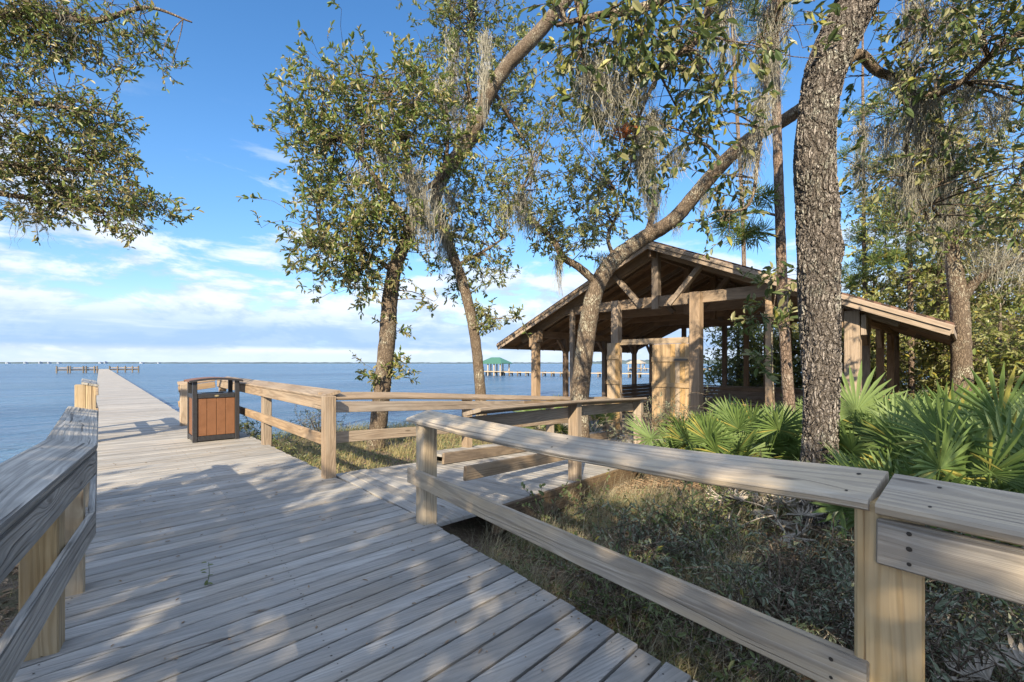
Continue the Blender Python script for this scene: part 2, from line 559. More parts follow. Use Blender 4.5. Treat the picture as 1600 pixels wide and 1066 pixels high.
L_PALM = leafmat('palmetto_blade', (0.09, 0.155, 0.042), (0.185, 0.26, 0.080), (0.155, 0.22, 0.080), 0.32, 0.48, 0.32, yellow=(0.40, 0.36, 0.09), yamt=0.10)
L_DEADPALM = leafmat('dead_palmetto_blade', (0.32, 0.285, 0.235), (0.45, 0.40, 0.34), (0.36, 0.32, 0.27), 0.1, 0.8, 0.15)
L_ORANGE = leafmat('dead_orange_leaf', (0.34, 0.10, 0.03), (0.45, 0.17, 0.06), (0.40, 0.16, 0.07), 0.2, 0.6)
L_SHRUB = leafmat('grey_green_shrub_leaf', (0.075, 0.106, 0.069), (0.163, 0.194, 0.119), (0.163, 0.188, 0.125), 0.18, 0.5)
L_WEED = leafmat('weed_leaf', (0.065, 0.105, 0.042), (0.165, 0.215, 0.075), (0.14, 0.17, 0.07), 0.25, 0.5, yellow=(0.38, 0.34, 0.09), yamt=0.12)
L_GRASS = leafmat('dry_grass', (0.13, 0.145, 0.055), (0.36, 0.31, 0.155), (0.30, 0.26, 0.13), 0.3, 0.6, 0.2, yellow=(0.46, 0.40, 0.20), yamt=0.3)
L_STALK = leafmat('pale_dry_stalks', (0.26, 0.24, 0.16), (0.42, 0.385, 0.27), (0.34, 0.31, 0.21), 0.25, 0.7, 0.15)
L_LITTER = leafmat('leaf_litter', (0.13, 0.085, 0.055), (0.30, 0.215, 0.145), (0.25, 0.18, 0.12), 0.05, 0.8, 0.2)
L_MOSS = leafmat('spanish_moss_strand', (0.27, 0.265, 0.225), (0.40, 0.39, 0.335), (0.33, 0.32, 0.275), 0.2, 0.85, 0.1)


def bark(name, ridge, ridge2, crack, lichen, scale=14.0, zs=0.42, disp=0.0, lich=0.4, bump=0.9, crackw=0.14):
    m, t, out = newmat(name)
    p0 = t.new('ShaderNodeTexCoord').outputs['Object']
    nz = t.new('ShaderNodeTexNoise'); t.inp(nz.inputs['Vector'], p0); nz.inputs['Scale'].default_value = 6.0; nz.inputs['Detail'].default_value = 3
    p = t.vmath('ADD', t.mapping(p0, (1, 1, zs)), t.vmath('SCALE', nz.outputs[1]))
    sc = p.node.inputs[1].links[0].from_node
    sc.inputs[3].default_value = 0.11
    e = t.voro(p, scale, 'DISTANCE_TO_EDGE')
    e2 = t.voro(t.vmath('ADD', p, (3.3, 1.7, 0.9)), scale * 2.3, 'DISTANCE_TO_EDGE')
    plate = t.mapr(e.outputs['Distance'], 0.0, crackw, 0, 1, True)
    plate = t.math('MULTIPLY', plate, t.mapr(e2.outputs['Distance'], 0.0, crackw * 0.8, 0.45, 1, True))
    c = t.voro(p, scale, 'F1')
    sc2 = t.new('ShaderNodeSeparateColor'); t.inp(sc2.inputs[0], c.outputs['Color'])
    fine = t.noise(t.mapping(p0, (1, 1, 0.5)), 60.0, 5, 0.7)
    h = t.math('ADD', plate, t.math('MULTIPLY', fine, 0.45))
    h = t.math('ADD', h, t.math('MULTIPLY', sc2.outputs[1], 0.25))
    col = t.mix(sc2.outputs[0], ridge, ridge2)
    col = t.mix(t.mapr(fine, 0.3, 0.7, 0, 0.6), col, tuple(x * 0.55 for x in ridge))
    lm = t.mapr(t.math('ADD', t.math('MULTIPLY', t.noise(p0, 2.2, 3, 0.6), 0.6), t.math('MULTIPLY', t.noise(p0, 17.0, 4, 0.7), 0.4)), 0.49, 0.60, 0, 1, True)
    lm = t.math('MULTIPLY', t.math('MULTIPLY', lm, plate), lich)
    col = t.mix(lm, col, lichen)
    col = t.mix(t.math('SUBTRACT', 1.0, plate), col, crack)
    nm = t.bump(h, bump, 0.02)
    b = principled(t, col, 0.88, 0.2, nm)
    t.inp(out.inputs[0], b.outputs[0])
    if disp:
        d = t.new('ShaderNodeDisplacement')
        t.inp(d.inputs['Height'], h)
        d.inputs['Midlevel'].default_value = 0.9
        d.inputs['Scale'].default_value = disp
        t.inp(out.inputs['Displacement'], d.outputs[0])
        m.displacement_method = 'BOTH'
    return m


B_OAK = bark('deep_plated_oak_bark', (0.29, 0.26, 0.24), (0.38, 0.345, 0.32), (0.075, 0.063, 0.055), (0.40, 0.44, 0.38), 19.0, 0.27, 0.024, 0.45, 0.9, 0.17)
B_OAK2 = bark('grey_oak_bark', (0.20, 0.155, 0.115), (0.27, 0.215, 0.165), (0.085, 0.064, 0.048), (0.44, 0.43, 0.35), 26.0, 0.32, 0.0, 0.85, 0.8, 0.16)
B_PINE = bark('pine_bark', (0.24, 0.175, 0.14), (0.32, 0.245, 0.20), (0.09, 0.065, 0.05), (0.36, 0.35, 0.31), 18.0, 0.4, 0.0, 0.35, 0.8, 0.16)


def water_mat():
    m, t, out = newmat('bay_water')
    p = t.new('ShaderNodeTexCoord').outputs['Object']
    pr = t.mapping(p, (1, 1, 1), (0, 0, 0), (0, 0, R(-38)))
    a = t.noise(t.mapping(pr, (0.55, 1.6, 1)), 1.0, 5, 0.62, 0.4)
    b_ = t.noise(t.mapping(pr, (0.11, 0.36, 1)), 1.0, 3, 0.55, 0.3)
    c = t.noise(t.mapping(pr, (2.6, 5.5, 1)), 1.0, 3, 0.6)
    h = t.math('ADD', t.math('ADD', t.math('MULTIPLY', a, 0.55), t.math('MULTIPLY', b_, 1.6)), t.math('MULTIPLY', c, 0.16))
    big0 = t.noise(t.mapping(pr, (0.02, 0.08, 1), (4, 2, 0)), 1.0, 3, 0.6)
    h = t.math('MULTIPLY', h, t.mapr(big0, 0.35, 0.65, 0.55, 1.3, True))
    nm = t.bump(h, 1.0, 1.1)
    big = t.noise(t.mapping(pr, (0.012, 0.05, 1)), 1.0, 4, 0.6)
    col = t.mix(t.mapr(big, 0.35, 0.65, 0, 1, True), (0.040, 0.090, 0.165), (0.065, 0.130, 0.215))
    b = principled(t, col, 0.22, 0.32, nm)
    b.inputs['IOR'].default_value = 1.33
    t.inp(out.inputs[0], b.outputs[0])
    return m


M_WATER = water_mat()


def ground_mat():
    m, t, out = newmat('sandy_leaf_strewn_soil')
    p = t.new('ShaderNodeTexCoord').outputs['Object']
    n1 = t.noise(p, 1.3, 6, 0.65)
    n2 = t.noise(p, 14.0, 6, 0.7)
    n3 = t.noise(p, 70.0, 4, 0.7)
    c = t.mix(t.mapr(n2, 0.35, 0.65, 0, 1), (0.075, 0.055, 0.042), (0.20, 0.155, 0.115))
    c = t.mix(t.mapr(n3, 0.40, 0.66, 0, 0.7), c, (0.28, 0.22, 0.165))
    c = t.mix(t.mapr(n1, 0.44, 0.60, 0, 0.6, True), c, (0.085, 0.095, 0.04))
    h = t.math('ADD', n2, t.math('MULTIPLY', n3, 0.6))
    b = principled(t, c, 0.95, 0.15, t.bump(h, 1.0, 0.04))
    t.inp(out.inputs[0], b.outputs[0])
    return m


M_GROUND = ground_mat()


def shingle_mat():
    m, t, out = newmat('brown_roof_shingles')
    uv = t.new('ShaderNodeUVMap').outputs[0]
    br = t.new('ShaderNodeTexBrick')
    t.inp(br.inputs['Vector'], uv)
    br.inputs['Scale'].default_value = 1.0
    br.inputs['Brick Width'].default_value = 0.30
    br.inputs['Row Height'].default_value = 0.14
    br.inputs['Mortar Size'].default_value = 0.008
    br.inputs['Color1'].default_value = (0.13, 0.075, 0.06, 1)
    br.inputs['Color2'].default_value = (0.19, 0.115, 0.09, 1)
    br.inputs['Mortar'].default_value = (0.04, 0.025, 0.02, 1)
    n = t.noise(t.new('ShaderNodeTexCoord').outputs['Object'], 40.0, 4, 0.7)
    c = t.mix(t.mapr(n, 0.3, 0.7, 0, 0.5), br.outputs[0], (0.10, 0.075, 0.065))
    b = principled(t, c, 0.9, 0.2, t.bump(br.outputs[1], -0.6, 0.01))
    t.inp(out.inputs[0], b.outputs[0])
    return m


M_SHINGLE = shingle_mat()
M_FARLAND = simple('far_woodland', (0.045, 0.07, 0.085), 0.95, 0, 0.3, 0.01)
M_SHELF = simple('plain_dark_interior', (0.03, 0.03, 0.03), 0.8)

# ------------------------------------------------------------------ setting: water, ground, far shore
WZ = -0.95
Pd = V(-0.6717, 0.7408, 0)      # direction of the pier
Qd = V(0.7408, 0.6717, 0)       # to its right
RAD = V(0.575, 0.818, 0)        # direction of the ramp
PANG = math.atan2(Pd[1], Pd[0])


def pq(p, q, z=0.0):
    return Pd * p + Qd * q + V(0, 0, z)


w = MB()
xs = np.concatenate([-np.geomspace(9000, 4, 26), [0], np.geomspace(4, 9000, 26)])
gx, gy = np.meshgrid(xs, xs)
vs = np.stack([gx.ravel(), gy.ravel() + 60, np.full(gx.size, WZ)], 1)
nx = len(xs)
i, j = np.meshgrid(np.arange(nx - 1), np.arange(nx - 1))
k = (j * nx + i).ravel()
w.add(vs, np.stack([k, k + 1, k + nx + 1, k + nx], 1), rnd=0.5)
tag(w.build('water', M_WATER), kind='structure')

SHORE = np.array([(-400, -70), (-45, -12), (-17, 1.5), (-11.5, 8), (-9.6, 13), (-8.2, 16.6), (-4, 18.3), (-0.5, 20.2), (4, 24), (10, 30), (20, 37), (45, 52), (120, 85), (600, 230)], float)


def shore_d(x, y):
    """distance inland of the shore line (negative = out in the water)"""
    P = np.stack([x, y], -1)
    best = np.full(x.shape, 1e9); sign = np.ones(x.shape)
    for a, b in zip(SHORE[:-1], SHORE[1:]):
        ab = b - a
        tt = np.clip(((P - a) @ ab) / (ab @ ab), 0, 1)
        d = P - (a + tt[..., None] * ab)
        dist = np.hypot(d[..., 0], d[..., 1])
        cr = ab[0] * (P[..., 1] - a[1]) - ab[1] * (P[..., 0] - a[0])
        m = dist < best
        best = np.where(m, dist, best); sign = np.where(m, np.where(cr < 0, 1, -1), sign)
    return best * sign


def sstep(x, a, b):
    t = np.clip((x - a) / (b - a), 0, 1)
    return t * t * (3 - 2 * t)


def hnoise(x, y):
    return (np.sin(x * 1.7 + 0.6 * np.sin(y * 1.3)) * np.cos(y * 1.9 + 0.5 * np.sin(x * 2.1)) * 0.5
            + np.sin(x * 4.3 + y * 2.2) * np.cos(y * 5.1 - x * 1.7) * 0.22 + np.sin(x * 0.45 + 1) * np.cos(y * 0.5) * 0.6)


def ground_z(x, y):
    x = np.asarray(x, float); y = np.asarray(y, float)
    d = shore_d(x, y)
    base = -0.45 - 0.32 * sstep(y, 5.5, 12.5) + 0.10 * sstep(x, 6, 16)
    z = -1.9 + (base + 1.9) * sstep(d, -5.0, 4.0)
    z = z + 0.04 * hnoise(x, y) * sstep(d, -1, 3)
    return z


axx = np.concatenate([np.linspace(-400, -30, 12)[:-1], np.linspace(-30, -12, 20)[:-1], np.linspace(-12, 14, 170)[:-1], np.linspace(14, 50, 40)[:-1], np.linspace(50, 600, 24)])
axy = np.concatenate([np.linspace(-300, -20, 14)[:-1], np.linspace(-20, -3, 20)[:-1], np.linspace(-3, 22, 165)[:-1], np.linspace(22, 60, 40)[:-1], np.linspace(60, 300, 16)])
gx, gy = np.meshgrid(axx, axy)
gz = ground_z(gx, gy)
g = MB()
nx, ny = len(axx), len(axy)
i, j = np.meshgrid(np.arange(nx - 1), np.arange(ny - 1))
k = (j * nx + i).ravel()
g.add(np.stack([gx.ravel(), gy.ravel(), gz.ravel()], 1), np.stack([k, k + 1, k + nx + 1, k + nx], 1), rnd=0.5)
tag(g.build('ground', M_GROUND, smooth=True), kind='structure')


def far_strip(name, X0, X1, Y0, Y1, h, depth, seed):
    r = np.random.default_rng(seed)
    n = 240
    t = np.linspace(0, 1, n)
    hh = h * (0.65 + 0.35 * np.convolve(r.random(n + 8), np.ones(9) / 9, 'valid')) * np.minimum(1, np.minimum(t, 1 - t) * 14 + 0.15)
    hh *= (0.8 + 0.4 * r.random(n))
    x = X0 + (X1 - X0) * t; y = Y0 + (Y1 - Y0) * t
    rows = [np.stack([x, y, np.full(n, WZ - 1)], 1), np.stack([x, y + depth * 0.02, WZ + hh * 0.8], 1), np.stack([x, y + depth * 0.3, WZ + hh], 1), np.stack([x, y + depth, np.full(n, WZ - 1)], 1)]
    m = MB()
    a = np.arange(n - 1)
    qs = np.concatenate([np.stack([a + kk * n, a + 1 + kk * n, a + 1 + (kk + 1) * n, a + (kk + 1) * n], 1) for kk in range(3)])
    m.add(np.concatenate(rows), qs, rnd=0.5)
    return tag(m.build(name, M_FARLAND, smooth=True), kind='structure')


far_strip('far_shore_terrain', -5600, 900, 4200, 4900, 17, 500, 3)
far_strip('wooded_point_terrain', 320, 2600, 2100, 1500, 22, 300, 5)

# tiny white waterfront towers on the far shore
for n_, (px, hh, ww) in enumerate([(12, 22, 60), (40, 26, 44), (63, 30, 30), (77, 27, 34), (92, 22, 50), (157, 26, 52), (165, 34, 26), (221, 24, 70), (248, 20, 40)]):
    Y = 4150
    c = at(px, HZ, Y); hh *= 0.55; ww *= 0.40
    m = MB()
    m.box(V(c[0], Y, WZ + hh / 2), (V(1, 0, 0), V(0, 1, 0), V(0, 0, 1)), (ww * 0.55, 30, hh), 0.5)
    m.box(V(c[0] + ww * 0.45, Y + 1, WZ + hh * 0.33), (V(1, 0, 0), V(0, 1, 0), V(0, 0, 1)), (ww * 0.35, 26, hh * 0.66), 0.5)
    m.box(V(c[0], Y, WZ + hh + 1.5), (V(1, 0, 0), V(0, 1, 0), V(0, 0, 1)), (ww * 0.2, 10, 3), 0.2)
    tag(m.build('waterfront_building', M_WHITE, loc=(c[0], Y, WZ)), 'tiny white waterfront block far across the bay on the horizon', 'building', 'white blocks on the far shore')

# ------------------------------------------------------------------ boardwalk deck
BND = 0.018


def line_at(pl, s):
    """point on polyline at arclength s"""
    d = np.linalg.norm(np.diff(pl, axis=0), axis=1)
    c = np.concatenate([[0], np.cumsum(d)])
    i = int(np.clip(np.searchsorted(c, s) - 1, 0, len(d) - 1))
    return pl[i] + (pl[i + 1] - pl[i]) * ((s - c[i]) / d[i])


def isect(p, d, pl):
    best = None
    for a, b in zip(pl[:-1], pl[1:]):
        e = b - a
        den = d[0] * (-e[1]) + e[0] * d[1]
        if abs(den) < 1e-9: continue
        r = a - p
        tt = (r[0] * (-e[1]) + e[0] * r[1]) / den
        u = (d[0] * r[1] - d[1] * r[0]) / den
        if -1e-6 <= u <= 1 + 1e-6 and tt > 0.2:
            if best is None or tt < best: best = tt
    return best


def plank_poly(m, c4, z, th, jag=0.0):
    """plank from 4 corners (L0,R0,R1,L1), flat at z (scalar or 4)"""
    c4 = [np.array(c, float) for c in c4]
    z = np.broadcast_to(np.asarray(z, float), (4,))
    cen = sum(c4) / 4
    ax = nrm(c4[1] - c4[0])
    ou, ov = random.random() * 40, random.random() * 9
    dz = random.uniform(-0.0015, 0.0015)
    lay = []
    uv = []
    wd = nrm(c4[3] - c4[0])
    for inset, zz in ((0.006, 0.0), (0.0, -0.006), (0.0, -th)):
        for k2, c in enumerate(c4):
            s1 = 1 if k2 in (0, 3) else -1
            s2 = 1 if k2 in (0, 1) else -1
            q_ = c + ax * inset * s1 + wd * inset * s2
            lay.append((q_[0], q_[1], z[k2] + zz + dz))
            rel = q_ - c4[0]
            uv.append((ou + np.dot(rel[:2], ax[:2]), ov + np.dot(rel[:2], wd[:2]) + (0 if zz > -0.01 else 0.05)))
    q = [(0, 1, 2, 3)]
    for l in (0, 4):
        for k2 in range(4):
            n2 = (k2 + 1) % 4
            q.append((l + k2, l + 4 + k2, l + 4 + n2, l + n2))
    m.add(lay, [x if i_ == 0 else x for i_, x in enumerate(q)], None, uv)


def screws(m, pts, n, r=0.006, mat=1):
    n = nrm(n)
    u = nrm(np.cross(n, V(0.3, 0.2, 0.9))); v = np.cross(n, u)
    for p in pts:
        a = np.linspace(0, 2 * np.pi, 8, endpoint=False)
        rr = r * random.uniform(0.8, 1.3)
        ring = p + n * 0.0015 + rr * (np.cos(a)[:, None] * u + np.sin(a)[:, None] * v)
        m.add(np.vstack([p + n * 0.002, ring]), None, [(0, 1 + i, 1 + (i + 1) % 8) for i in range(8)], mat=mat)


LE = [pq(12.7, -0.22)[:2], pq(3.80, -0.20)[:2]]
LE.append(LE[1] + V(0.575, -0.818) * 8.0)
LE = np.array(LE)
RE0 = [pq(12.7, 2.16)[:2], pq(3.46, 2.17)[:2]]
RE0.append(RE0[1] + V(0.607, -0.794) * 9.0)
RE = np.array(RE0)
deck = MB()
PW = 0.146
nplank = int(15.2 / PW)
rows = []
for i in range(nplank + 1):
    s_ = i * PW
    p = line_at(LE, s_)
    ang = R(42.2 + (-3.5 if 0 else 0)) 
    f_ = min(1, s_ / 11.0)
    theta = R(48.3) * (1 - f_) + R(43.0) * f_   # angle from +Y towards +X
    d = V(math.sin(theta), math.cos(theta))
    tt = isect(p, d, RE)
    if tt is None: continue
    rows.append((p, p + d * tt, d))
for (a0, b0, d0), (a1, b1, d1) in zip(rows[:-1], rows[1:]):
    wd = nrm(a1 - a0)
    e = random.uniform(-0.012, 0.012)
    g_ = BND / 2
    along0 = nrm(b0 - a0)
    c4 = [a0 + wd * g_, b0 + wd * g_ + along0 * e, b1 - wd * g_ + along0 * e, a1 - wd * g_]
    plank_poly(deck, c4, 0.0, 0.036)
for (a0, b0, d0), (a1, b1, d1) in zip(rows[:-1], rows[1:]):
    wd = a1 - a0
    for f_ in (0.035, 0.50, 0.965):
        for e in (0.27, 0.73):
            p = a0 + (b0 - a0) * f_ + wd * e + V(random.uniform(-.006, .006), random.uniform(-.006, .006))
            screws(deck, [V(p[0], p[1], 0.0012)], V(0, 0, 1), 0.0045, 2)
# joists and edge beams under the planks
for pl, off in ((LE, 0.10), (RE, -0.12)):
    for a, b in zip(pl[:-1], pl[1:]):
        dd = nrm(b - a); nn = V(dd[1], -dd[0]) * (-1 if pl is LE else -1)
        nn = V(-dd[1], dd[0]) if pl is LE else V(dd[1], -dd[0])
        sh = nn * abs(off)
        deck.beam(V(*(a + sh), -0.137), V(*(b + sh), -0.137), 0.045, 0.2, mat=1)
midl = (LE + RE) / 2
for a, b in zip(midl[:-1], midl[1:]):
    deck.beam(V(*a, -0.137), V(*b, -0.137), 0.045, 0.2, mat=1)
for p_ in np.arange(4.2, 12.6, 2.05):
    for q_ in (-0.05, 1.98):
        c = pq(p_, q_)
        deck.post(c[0], c[1], -2.0, -0.04, 0.16, PANG, mat=1)
tag(deck.build('boardwalk', [W_DECK, W_DARK, M_SCREW]), kind='structure')

# ------------------------------------------------------------------ pier
pier = empty('pier', tuple(pq(12.75, 0.8)), 0, 'long narrow plank pier running out over the bay to a cross dock', 'pier')
PIER_T = Matrix.Translation(-Vector(pier.location))


def under(o, parent):
    """parent o keeping its world position (parent has no rotation)"""
    o.parent = parent
    o.matrix_parent_inverse = Matrix.Identity(4)
    o.location = o.location - parent.location
    return o


pd_ = MB()
for i in range(int(140 / PW)):
    p0 = 12.71 + i * PW
    e0, e1 = random.uniform(-0.02, 0.02), random.uniform(-0.02, 0.02)
    c4 = [pq(p0 + PW - 0.003, -0.12 + e0)[:2], pq(p0 + PW - 0.003, 1.70 + e1)[:2], pq(p0 + 0.003, 1.70 + e1)[:2], pq(p0 + 0.003, -0.12 + e0)[:2]]
    plank_poly(pd_, c4, -0.006, 0.036)
under(pd_.build('deck', W_DECK), pier)
bm_ = MB()
for q_ in (0.0, 0.8, 1.58):
    bm_.beam(pq(12.75, q_, -0.15), pq(152, q_, -0.15), 0.06, 0.2)
under(bm_.build('beam', W_DARK), pier)
for p_ in np.arange(16, 152, 4.2):
    for q_ in (-0.02, 1.6):
        m = MB(); c = pq(p_, q_)
        m.tube([V(c[0], c[1], -3), V(c[0], c[1], -0.05)], 0.11, 8)
        under(m.build('pile', W_PILE), pier)
# cross dock at the far end
tee = MB()
pE = 152.0
tee.beam(pq(pE + 1.2, -7.7, -0.03), pq(pE + 1.2, 7.7, -0.03), 2.2, 0.06)
tee.beam(pq(pE + 0.3, -7.7, -0.2), pq(pE + 0.3, 7.7, -0.2), 0.1, 0.25)
under(tee.build('cross_dock', W_PILE), pier)
for q_ in (-7.5, -5.6, -5.2, -2.9, -2.4, -0.9, -0.4, 1.9, 3.4, 4.9, 6.3, 7.5):
    m = MB(); c = pq(pE + random.choice((0.0, 0.2)), q_)
    m.tube([V(c[0], c[1], -3), V(c[0], c[1], 0.78)], 0.15, 8)
    under(m.build('mooring_pile', W_PILE), pier)
for qa, qb in ((-7.5, -0.4), (1.9, 7.5)):
    m = MB(); m.beam(pq(pE + 0.25, qa, 0.32), pq(pE + 0.25, qb, 0.32), 0.08, 0.22)
    under(m.build('rail', W_RAMP), pier)

# ------------------------------------------------------------------ ramp to the pavilion
A = V(-2.294, 5.624, 0)
B = V(-0.778, 3.95, 0)
RN = V(0.818, -0.575, 0)
RSL = 1 / 14.0
RL = 9.4


def rp(s_, n_, z=0.0):
    return A + RAD * s_ + RN * n_ + V(0, 0, z - s_ * RSL)


ramp = MB()
# first planks lie along the deck edge, then the ramp planks run across
edgeA = RE[0] + (RE[1] - RE[0]) * ((12.7 - 5.85) / (12.7 - 3.46))
for i in range(3):
    o0 = 0.012 + i * PW
    c4 = [pq(5.80, 2.185 + o0)[:2], pq(3.40, 2.185 + o0)[:2], pq(3.40, 2.185 + o0 + PW - 0.005)[:2], pq(5.80, 2.185 + o0 + PW - 0.005)[:2]]
    plank_poly(ramp, c4[::-1], -0.004, 0.036)
s0 = 0.0
for i in range(int((RL) / PW)):
    sa = 0.35 + i * PW
    lo0, lo1 = -0.12, 2.34
    c4 = []
    pts_ = [(sa + 0.003, lo0), (sa + 0.003, lo1), (sa + PW - 0.003, lo1), (sa + PW - 0.003, lo0)]
    ok = True
    P4 = [rp(s_, n_) for s_, n_ in pts_]
    # trim against the wedge of planks that follows the deck edge
    qmin = 2.185 + 3 * PW + 0.014
    P5 = []
    for c in P4:
        q_ = np.dot(c[:2], Qd[:2])
        if q_ < qmin:
            c = c + RN * ((qmin - q_) / np.dot(RN[:2], Qd[:2]))
        P5.append(c)
    if np.linalg.norm(P5[1] - P5[0]) < 0.25: continue
    zz = [c[2] - 0.008 for c in P5]
    plank_poly(ramp, [c[:2] for c in (P5[3], P5[2], P5[1], P5[0])], zz[::-1], 0.036)
# right edge beam and low kerb on the left
ramp.beam(rp(0.3, 2.37, -0.14), rp(RL, 2.37, -0.14), 0.05, 0.26, mat=1)
ramp.beam(rp(0.4, 1.2, -0.14), rp(RL, 1.2, -0.14), 0.05, 0.2, mat=1)
ramp.beam(rp(1.75, 0.30, 0.085), rp(RL - 1.0, 0.30, 0.085), 0.045, 0.17, mat=1)
for i in range(int((RL - 2.8) / PW)):
    sa = 1.75 + i * PW
    c4 = [rp(sa + 0.003, -0.13), rp(sa + 0.003, 0.27), rp(sa + PW - 0.003, 0.27), rp(sa + PW - 0.003, -0.13)]
    plank_poly(ramp, [c[:2] for c in c4[::-1]], [c[2] + 0.14 for c in c4[::-1]], 0.036)
ramp.beam(rp(1.75, -0.10, 0.0), rp(RL - 1.0, -0.10, 0.0), 0.045, 0.2, mat=1)
tag(ramp.build('ramp', [W_DECK, W_DARK]), kind='structure')

# ------------------------------------------------------------------ railings
CAPW, CAPT = 0.235, 0.038


def railing(root, poly, zin, inner, mats, posts, tilt=17.0, lower=True, fascia=True, post_ang=None, cap_sub=10, fas_len=None, lower_z=0.42, rail_out=0.0, straight=False, low_abs=None):
    """poly: list of xy points of the inner cap edge; zin: heights of that edge; inner: +1 when the walking side is to the left of travel.
    posts: list of (xy, z0)"""
    mp, mc, mr = mats
    poly = [np.array(p, float) for p in poly]
    # resample
    pts = []; zs = []
    for i in range(len(poly) - 1):
        for f_ in np.linspace(0, 1, cap_sub, endpoint=False):
            pts.append(poly[i] + (poly[i + 1] - poly[i]) * f_); zs.append(zin[i] + (zin[i + 1] - zin[i]) * f_)
    pts.append(poly[-1]); zs.append(zin[-1])
    pts = np.array(pts); zs = np.array(zs)
    if len(poly) > 2:
        zs = np.convolve(np.pad(zs, 3, mode='edge'), np.ones(7) / 7, 'valid') if True else zs
    T = nrm(np.gradient(pts, axis=0))
    out = np.stack([T[:, 1], -T[:, 0]], 1) * inner       # to the outside (away from walking side)
    ct, st = math.cos(R(tilt)), math.sin(R(tilt))
    P3 = []; S3 = []; U3 = []
    for p, z, o_ in zip(pts, zs, out):
        sd_ = V(o_[0] * ct, o_[1] * ct, st)
        up = V(-o_[0] * st, -o_[1] * st, ct)
        c = V(p[0], p[1], z) + sd_ * CAPW / 2
        P3.append(c); S3.append(sd_ if inner > 0 else -sd_); U3.append(up)
    cap = MB()
    cap.board(P3, S3, U3, CAPW, CAPT, 0.009)
    L = len(P3)
    for i_ in (1, L // 2, L - 2):
        screws(cap, [P3[i_] + S3[i_] * 0.07, P3[i_] - S3[i_] * 0.06], U3[i_])
    under(cap.build('cap_board', [mc, M_SCREW]), root)
    off = lambda o_, d_: np.array([o_[0], o_[1]]) * d_
    if fascia:
        fb = MB()
        k = fas_len or len(pts)
        idx = list(range(0, len(pts), cap_sub))
        if idx[-1] != len(pts) - 1: idx.append(len(pts) - 1)
        for a_, b_ in zip(idx[:-1], idx[1:]):
            pa = pts[a_] + off(out[min(a_ + 1, len(out) - 1)], 0.03); pb = pts[b_] + off(out[max(b_ - 1, 0)], 0.03)
            za, zb = zs[a_] - 0.115, zs[b_] - 0.115
            fb.beam(V(*pa, za), V(*pb, zb), 0.038, 0.14)
            d_ = nrm(V(*(pb - pa), 0))
            nin = -V(*out[a_ + 1 if a_ + 1 < len(out) else a_], 0)
            screws(fb, [V(*pa, za) + d_ * 0.08 + nin * 0.019 + V(0, 0, dz) for dz in (-0.045, 0, 0.045)], nin)
        under(fb.build('fascia_board', [mr, M_SCREW]), root)
    if lower:
        lb = MB()
        idx = [0] if straight else list(range(0, len(pts), cap_sub))
        if idx[-1] != len(pts) - 1: idx.append(len(pts) - 1)
        for a_, b_ in zip(idx[:-1], idx[1:]):
            pa = pts[a_] + off(out[min(a_ + 1, len(out) - 1)], 0.03 + rail_out); pb = pts[b_] + off(out[max(b_ - 1, 0)], 0.03 + rail_out)
            la = zs[a_] - (0.9 - lower_z) if low_abs is None else low_abs
            lc = zs[b_] - (0.9 - lower_z) if low_abs is None else low_abs
            lb.beam(V(*pa, la), V(*pb, lc), 0.038, 0.14)
            nin = -V(*out[a_ + 1 if a_ + 1 < len(out) else a_], 0)
            d_ = nrm(V(*(pb - pa), 0))
            screws(lb, [V(*pb, lc) - d_ * 0.1 + nin * 0.019 + V(0, 0, dz) for dz in (-0.03, 0.03)], nin)
        under(lb.build('lower_rail', [mr, M_SCREW]), root)
    for (p, z0, z1, ang, *pw) in posts:
        m = MB()
        m.post(p[0], p[1], z0, z1, pw[0] if pw else 0.138, ang, 0.008)
        under(m.build('post', mp), root)


def off2(p, d, n_):
    return np.array(p[:2]) + np.array(n_[:2]) * d


# right railing by the camera: from post B towards the lower right corner
FD = V(0.607, -0.794)
FO = V(0.794, 0.607)           # outside
fang = math.atan2(FD[1], FD[0])
rr_ = empty('boardwalk_railing', (B[0], B[1], 0), 0, 'long pale sagging railing nearest the camera, beginning at the lone ramp corner post', 'railing')
I0 = np.array([-0.85, 3.97]) - FD * 0.18
Dp = I0 + FD * 3.405
railing(rr_, [I0, I0 + FD * 1.0, I0 + FD * 1.9, I0 + FD * 2.72, Dp - FD * 0.006], [0.905, 0.895, 0.90, 0.933, 0.975], -1, (W_POST, W_CAP, W_CAP),
        [(off2(I0 + FD * 0.19, 0.11, FO), -0.5, 0.90, PANG), (off2(Dp + FD * 0.02, 0.115, FO), -0.6, 0.965, fang + R(12.5), 0.168)], fascia=False, low_abs=0.395, tilt=16, straight=True)
rr2 = empty('boardwalk_railing', (Dp[0], Dp[1], 0), 0, 'closest railing section, cut off at the lower right beyond the black gap', 'railing')
I1 = Dp + FD * 0.012
railing(rr2, [I1, I1 + FD * 1.2, I1 + FD * 3.2], [0.968, 0.955, 0.95], -1, (W_POST, W_CAP, W_CAP),
        [(off2(I1 + FD * 2.6, 0.115, FO), -0.6, 0.94, fang)], fascia=True, low_abs=0.34, tilt=16)

# left railing: short far leg along the pier line, then the bend towards the camera
LD = V(0.575, -0.818)
bend = np.array([-2.545, 2.80])
lang = math.atan2(LD[1], LD[0])
lr = empty('boardwalk_railing', (bend[0], bend[1], 0), 0, 'grey cracked railing with a bent cap at the lower left, water behind it', 'railing')
farend = bend + Pd[:2] * 2.55
LO = np.array([-0.818, -0.575])
PO = -Qd[:2]
